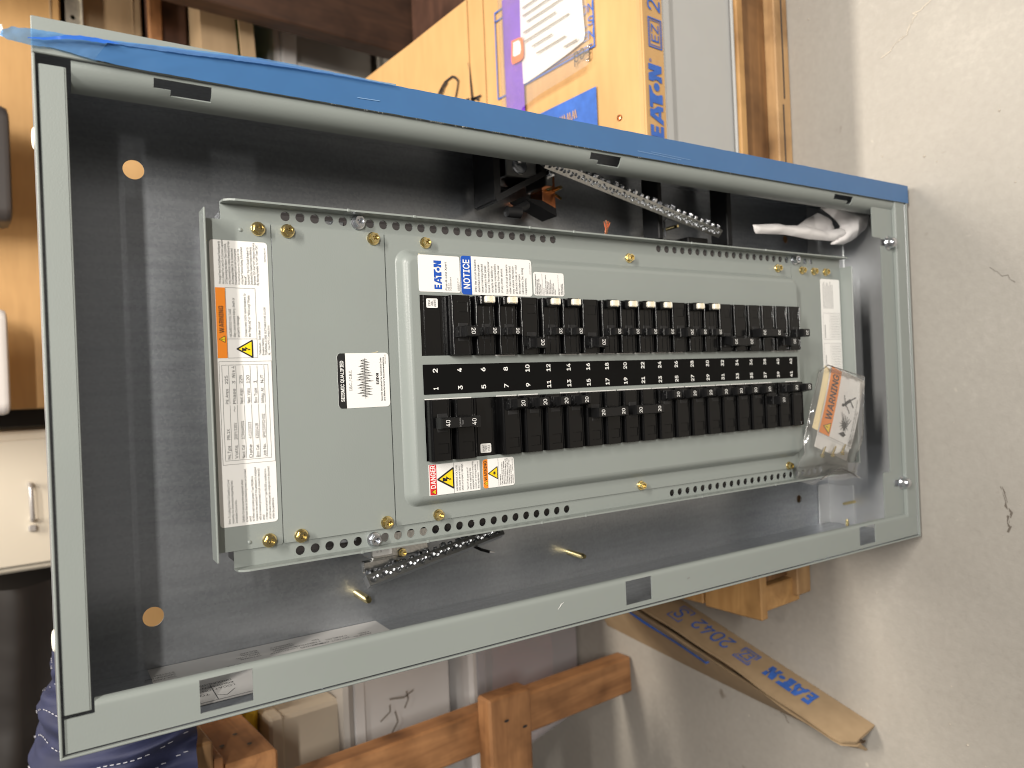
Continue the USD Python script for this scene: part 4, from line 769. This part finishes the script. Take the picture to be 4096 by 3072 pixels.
def onside(m, dz=.0012):
    v = np.array(m.vertices); out = []
    for x, y, _ in v: out.append(along(x, -dz + .010*max(0, (y/hh(x)-.5)*2) , y))
    return trimesh.Trimesh(np.array(out), m.faces, process=False)
C2.add('maker_print', onside(at(flat(logo(.088, .032), 0), .082, .022)), 'carton_blue'); C2.add('series_print', onside(cat([flat(fr_(.195, .228, .018, .058, .002), 0), flat(fr_(.1985, .2245, .0215, .0545, .0012), 0), at(T('EZ', .024, .018), .2025, .026)])), 'carton_blue'); C2.add('size_print', onside(at(T('2042', .034, .080), .245, .022)), 'carton_blue'); C2.add('finish_print', onside(cat([flat(fr_(.343, .372, .016, .066, .002), 0), at(T('S', .034, .017), .349, .024)])), 'carton_blue')
C2.add('blue_line', strip_mesh(lambda s: [(gap(max(s, .24))+.0200+wob(s), hh(s)-.0105), (gap(max(s, .24))+.0240, hh(s)-.0135), (gap(max(s, .24))+.0240, hh(s)-.0165), (gap(max(s, .24))+.0200, hh(s)-.0140)] if s > .26 else [(.03, .03), (.0301, .03), (.0301, .0299), (.03, .0299)], 60), 'carton_blue')

# ------------------------------------------------------------------ the workbench at the left
WBn = Thing('workbench', 'stained wooden workbench frame behind the left side of the grey cabinet', 'workbench', (-.85, .85, 0))
WBn.add('leg', rough(bx(-.664, -.590, .600, .640, .001, .764, .004), .0035, 10, 1), 'bench_wood_z')
WBn.add('rail', rough(bx(-1.7, -.5580, .5595, .5985, .303, .395, .004), .003, 10, 2), 'bench_wood_x')
WBn.add('side_beam', rough(bx(-.606, -.5170, .560, 1.30, .766, .842, .004), .003, 9, 3), 'bench_wood_y')
WBn.add('top_board', rough(bx(-1.7, -.5000, .552, 1.30, .843, .857, .002), .002, 12, 4), 'bench_wood_x')
WBn.add('top_board', rough(bx(-1.7, -.470, .545, 1.30, .858, .888, .003), .003, 12, 5), 'pale_wood_x')
nails = [(.5160, .62, .826), (.5160, .645, .80), (.5160, .60, .793)]
for _, y, z in nails: WBn.add('nail_hole', frame(flat(circ(0, 0, .0035), 0), (-.5145, y, z), (0, 1, 0), (0, 0, 1)), 'marker_ink')
for x, z in ((-.600, .362), (-.622, .322)): WBn.add('nail_hole', frame(flat(affinity.scale(circ(0, 0, .0035), .7, 1.5), 0), (x, .5566, z), (1, 0, 0), (0, 0, 1)), 'marker_ink')
# moving blanket
BL = Thing('moving_blanket', 'navy quilted moving blanket with white stitching bunched on the workbench', 'blanket', (-.42, .75, .888))
def bsurf(u, v):                               # u across (-1..1), v round the front from the bottom (0) over the top (1)
    a = v*math.pi*.62; X = -.50 + .25*u; R = .20+.02*math.sin(u*7)
    y = .66 - .16*math.cos(a*.9) + .02*math.sin(u*9+v*4); z = .885 + .175*math.sin(min(a, 1.57))*(1-.10*u*u) - .03*max(0, u)*v
    X += .06*(1-v)*0; X -= .055*v*(u > -9)
    f = .016*math.sin(u*23+v*3+2*math.sin(v*5)) + .008*math.sin(u*51-v*7); return np.array([X+.3*f, y-.9*f, z+.3*f])
nu, nv_ = 90, 50
G = np.array([[bsurf(-1+2*i/(nu-1), j/(nv_-1)) for j in range(nv_)] for i in range(nu)]).reshape(-1, 3)
Fb = [t for i in range(nu-1) for j in range(nv_-1) for a in [(i*nv_+j, (i+1)*nv_+j, (i+1)*nv_+j+1, i*nv_+j+1)] for t in ((a[0], a[1], a[2]), (a[0], a[2], a[3]))]
BL.add('cloth', trimesh.Trimesh(G, np.array(Fb), process=False), 'navy_quilt', smooth=60)
cap = [bsurf(1, j/(nv_-1)) for j in range(nv_)]; cc = np.mean(cap, 0)+np.array([-.02, .05, 0])
BL.add('side_fold', trimesh.Trimesh(np.array(cap+[cc+np.array([0, .03, -.04])]), np.array([(j, nv_, j+1) for j in range(nv_-1)]+[(j+1, nv_, j) for j in range(nv_-1)][:0]), process=False), 'navy_quilt')
st_ = []
for r in range(15):
    for q in range(34):
        u0 = -1+2*(r+.5)/15+.02*math.sin(q*.4+r); v0 = .03+.95*q/34
        if rng.random() < .15: continue
        a, b = bsurf(u0, v0), bsurf(u0+.003, v0+.016); off = np.array([.0008, -.0014, .0008]); st_.append(tube([a+off, b+off], .0005, 5, False))
BL.add('stitching', cat(st_), 'thread', kind='stuff')
# storage totes under the bench
def tote(name, label, x0, x1, y0, y1, z0, z1, flare, m, lidm=None, r=.03, parts=()):
    t = Thing(name, label, 'storage tote', ((x0+x1)/2, (y0+y1)/2, z0)); V, F = [], []; n = 4*7
    def ring(e, z, rad):
        o = []
        for cx, cy, a0 in ((x1+e-rad, y1+e-rad, 0), (x0-e+rad, y1+e-rad, 90), (x0-e+rad, y0-e+rad, 180), (x1+e-rad, y0-e+rad, 270)):
            for k in range(7): a = math.radians(a0+15*k); o.append((cx+rad*math.cos(a), cy+rad*math.sin(a), z))
        return o
    H = z1-z0; rings = [ring(-.012, z0, r), ring(-.003, z0+.004, r), ring(0, z0+.014, r), ring(flare*.5, z0+H*.5, r), ring(flare, z1-.025, r), ring(flare+.010, z1-.022, r), ring(flare+.011, z1-.004, r), ring(flare+.006, z1, r)]
    V = [q for g in rings for q in g]
    F = [t_ for i in range(len(rings)-1) for j in range(n) for a in [(i*n+j, i*n+(j+1) % n, (i+1)*n+(j+1) % n, (i+1)*n+j)] for t_ in ((a[0], a[1], a[2]), (a[0], a[2], a[3]))]
    V.append(((x0+x1)/2, (y0+y1)/2, z0)); F += [(len(V)-1, (j+1) % n, j) for j in range(n)]
    t.add('body', trimesh.Trimesh(np.array(V), np.array(F), process=False), m, smooth=40)
    if lidm:
        L = [ring(flare+.012, z1+.001, r), ring(flare+.014, z1+.010, r), ring(flare+.008, z1+.018, r), ring(flare-.02, z1+.018, r), ring(flare-.028, z1+.012, r)]; V = [q for g in L for q in g]
        F = [t_ for i in range(len(L)-1) for j in range(n) for a in [(i*n+j, i*n+(j+1) % n, (i+1)*n+(j+1) % n, (i+1)*n+j)] for t_ in ((a[0], a[1], a[2]), (a[0], a[2], a[3]))]
        V.append(((x0+x1)/2, (y0+y1)/2, z1+.012)); F += [(len(V)-1, (len(L)-1)*n+j, (len(L)-1)*n+(j+1) % n) for j in range(n)]
        t.add('lid', trimesh.Trimesh(np.array(V), np.array(F), process=False), lidm, smooth=40)
    return t
tote('clear_tote', 'cloudy plastic tote of red and dark clothes on the floor behind the workbench leg', -.77, -.25, .760, 1.20, .004, .315, .035, 'tote_film', 'white_tote', .035)
CL = Thing('folded_clothes', 'red and dark clothes seen through the cloudy plastic tote', 'clothes', (-.5, .95, .02))
CL.add('red_garment', soft(bx(-.735, -.58, .800, 1.1, .03, .22, .02), .03, 9, 5), 'red_cloth', smooth=60); CL.add('red_garment', soft(bx(-.70, -.45, .805, 1.1, .150, .215, .02), .02, 12, 6), 'red_cloth', smooth=60)
CL.add('dark_garment', soft(bx(-.72, -.40, .80, 1.1, .200, .275, .02), .03, 8, 7), 'blue_cloth', smooth=60); CL.add('dark_garment', soft(bx(-.57, -.40, .800, 1.1, .04, .13, .02), .03, 8, 8), 'beige_box', smooth=60)
t2 = tote('white_tote', 'white lidded tote stacked above the cloudy tote under the workbench', -.76, -.32, .750, 1.15, .352, .575, .02, 'white_tote', 'dull_tote', .065)
t2.add('marker_scrawl', cat([frame(flat(stroke(smoothpath(q), .003), 0), (0, .7275, 0), (1, 0, 0), (0, 0, 1)) for q in ([(-.575, .50), (-.580, .47), (-.572, .45)], [(-.60, .47), (-.586, .462), (-.57, .465)], [(-.61, .52), (-.598, .50), (-.585, .50)], [(-.640, .50), (-.620, .485), (-.60, .49)])]), 'floor_gray')
BB = Thing('beige_crate', 'dull beige plastic crate beneath the workbench top', 'crate', (-.72, .95, .585)); BB.add('body', bx(-.90, -.555, .745, 1.2, .585, .715, .006), 'beige_box'); BB.add('lid', bx(-.905, -.550, .740, 1.2, .690, .716, .005), 'beige_box')
single('yellow_cloth', rough(bx(-.72, -.50, .78, 1.1, .716, .750, .01).subdivide(), .02, 9, 3), 'yellow_cloth', 'yellow cloth in the shade on the beige crate', 'cloth', 60)

# ------------------------------------------------------------------ shelving and stores at the back
FC = Thing('file_cabinet', 'cream steel filing cabinet with a pull handle behind the top left corner', 'cabinet', (-.26, 1.95, 0))
FC.add('body', bx(-.420, -.074, 1.70, 2.2, .02, 1.25, .006), 'cream_metal')
FC.add('drawer', bx(-.404, -.094, 1.688, 1.70, .82, 1.20, .005), 'cream_metal'); FC.add('drawer', bx(-.404, -.094, 1.688, 1.70, .42, .805, .005), 'cream_metal')
FC.add('handle', cat([tube([(-.205, 1.687, .966), (-.207, 1.668, .966), (-.215, 1.660, .966), (-.285, 1.660, .964), (-.292, 1.668, .964), (-.294, 1.687, .964)], .0055, 8)]), 'handle_metal', smooth=60); FC.add('lock', bx(-.322, -.306, 1.676, 1.689, .955, .972, .003), 'handle_metal')
for nm, lb, x0, x1, y0, z0, z1, mm in (('tall_carton', 'large plain tan carton behind the top edge of the grey cabinet', -.02, 1.5, 1.66, .862, 1.35, 'cardboard'), ('brown_carton', 'brown carton between the steel strip and the wooden shelf', .62, 1.6, 1.66, .673, .815, 'cardboard_dull')):
    c = Thing(nm, lb, 'carton', ((x0+x1)/2, y0+.2, z0)); c.add('body', soft(bx(x0, x1, y0, y0+.45, z0, z1, .004), .003, 6, 2), mm, smooth=50); c.add('tape', bx(x0+.02, x1-.02, y0-.0012, y0+.0002, z0+.02, z0+.024, .0003), 'cardboard_dull')
SH = Thing('shelf_unit', 'dark wooden shelf unit with steel strip at the upper right behind the carton', 'shelf', (1.1, 1.7, 0))
SH.add('post', rough(bx(.945, 1.75, 1.34, 1.40, .001, 1.4, .004), .003, 8, 1), 'shelf_wood_z')
SH.add('bottom_board', rough(bx(.715, 1.8, .50, 1.335, .002, .030, .004), .003, 8, 7), 'shelf_wood_x')
SH.add('shelf_board', rough(bx(.40, 1.6, 1.60, 2.1, .575, .664, .004), .003, 8, 2), 'shelf_wood_x'); SH.add('shelf_edge', rough(bx(.40, 1.6, 1.585, 1.605, .640, .672, .003), .002, 8, 3), 'bench_wood_x')
pst = sbox(.5, .818, 1.6, .852)
for k in range(14): pst = pst.difference(circ(.62+.07*k, .836, .006, 4))
SH.add('steel_strip', frame(ext(pst, 0, .003), (0, 1.655, 0), (1, 0, 0), (0, 0, 1)), 'bare_steel'); SH.add('steel_lip', bx(.5, 1.6, 1.640, 1.655, .814, .8185, .001), 'bare_steel')
c = Thing('open_flap_carton', 'brown carton with a slanting flap under the dark wooden shelf', 'carton', (.9, 1.6, .3)); c.add('body', hull([(x, y, z) for (x, z) in ((.60, .455), (1.2, .490), (1.2, .570), (.60, .562)) for y in (1.50, 1.9)]), 'cardboard_dull'); c.add('flap', hull([(x, y, z) for (x, z) in ((.60, .42), (1.2, .452), (1.2, .490), (.60, .458)) for y in (1.47, 1.476)]), 'cardboard_dull')
single('green_basket', bx(.9, 1.20, 1.60, 1.9, .385, .448, .02), 'green_plastic', 'bright green plastic thing between carton flap and white tote', 'basket', 40)
t3 = tote('shelf_tote', 'pale plastic tote with upright rib under the dark wooden shelf', .55, 1.3, 1.60, 2.1, .02, .33, .02, 'dull_tote', 'white_tote', .03); t3.add('rim', bx(.5, 1.34, 1.555, 1.575, .285, .330, .004), 'white_tote'); t3.add('rib', bx(.93, .955, 1.565, 1.59, .06, .29, .004), 'white_tote')
tote('dark_tote', 'dark rounded tote in front of the tall carton, at the top left frame edge', .40, .66, 1.47, 1.6, .992, 1.25, .0, 'dark_tote', None, .03)
tote('pale_tote', 'pale translucent tote in front of the tall carton, beside the filing cabinet', -.03, .205, 1.47, 1.6, 1.010, 1.25, .0, 'white_tote', None, .025)
single('black_shelf', bx(-1.2, .9, 1.62, 2.1, .820, .858, .004), 'dark_tote', 'black shelf edge beneath the tall carton, beside the filing cabinet', 'shelf')
for nm_, lb_, x0, x1, y0, z0, z1, yb in (('plain_carton', 'plain tan carton behind the cabinet, seen through its upper left hole', -.36, .10, .42, .138, 1.0, .60), ('small_tan_carton', 'plain tan carton behind the cabinet, seen through its upper right hole', .135, .345, .43, .3575, 1.0, .60)):
    c = Thing(nm_, lb_, 'carton', ((x0+x1)/2, y0+.1, z0)); c.add('body', bx(x0, x1, y0, yb, z0, z1, .004), 'cardboard')
BS = Thing('black_tarp', 'black folded tarp hanging in the dark behind the navy blanket', 'tarp', (-.75, 1.6, .3))
gx, gz = np.linspace(-1.3, -.43, 60), np.linspace(.3, 1.4, 40)
Gt = np.array([(x, 1.62+.05*math.sin(z*11+.5*math.sin(x*7))+.02*math.sin(z*37+x*3)+.03*(meshkit.fbm(np.array([x*6, z*6, 0.]))-.5), z) for x in gx for z in gz])
Ft = [t for i in range(59) for j in range(39) for a in [(i*40+j, (i+1)*40+j, (i+1)*40+j+1, i*40+j+1)] for t in ((a[0], a[1], a[2]), (a[0], a[2], a[3]))]
BS.add('sheet', trimesh.Trimesh(Gt, np.array(Ft), process=False), 'dark_sheet', smooth=True)
# grit and scraps on the concrete
for i, (pts, w, m_) in enumerate(((((.52, -.055), (.50, -.02), (.475, .0), (.455, .03)), .0016, 'floor_pale'), (((-.175, -.105), (-.215, -.112), (-.235, -.110)), .0026, 'floor_dark'), (((.12, -.1), (.10, -.13)), .0010, 'floor_gray'), (((-.58, .26), (-.61, .235)), .0018, 'floor_dark'))):
    q_ = [(x+.002*rng.standard_normal(), y+.002*rng.standard_normal()) for (xa, ya), (xb, yb) in zip(pts[:-1], pts[1:]) for x, y in [(xa+(xb-xa)*t, ya+(yb-ya)*t) for t in np.linspace(0, 1, 7)]]
    single('floor_scratch', flat(LineString(q_).buffer(w/2).difference(LineString([(x+.001, y) for x, y in q_[::3]]).buffer(w/4)), .0008), m_, ('pale jagged scratch in the concrete at the upper right of the photo', 'dark gouge in the concrete below the lower left corner of the cabinet', 'short gray scratch in the concrete right of the cabinet', 'short dark mark on the concrete left of the long carton')[i], 'scratch')
gr = []
for _ in range(170):
    x, y = rng.uniform(-.75, .75), rng.uniform(-.42, .55); r = .0006+.0016*rng.random()**3
    gr.append(hull(np.array([x, y, r*.5])+np.array([[r, 0, 0], [-r*.8, r*.3, 0], [0, -r, 0], [.1*r, .8*r, 0], [0, 0, r*.7], [0, 0, -r*.4]])))
p_ = usdkit.mesh(stage, '/World/grit', cat(gr), LK['floor_pale']); tagp(p_.GetPrim(), 'pale grit and crumbs scattered over the concrete floor', 'grit', kind='stuff')
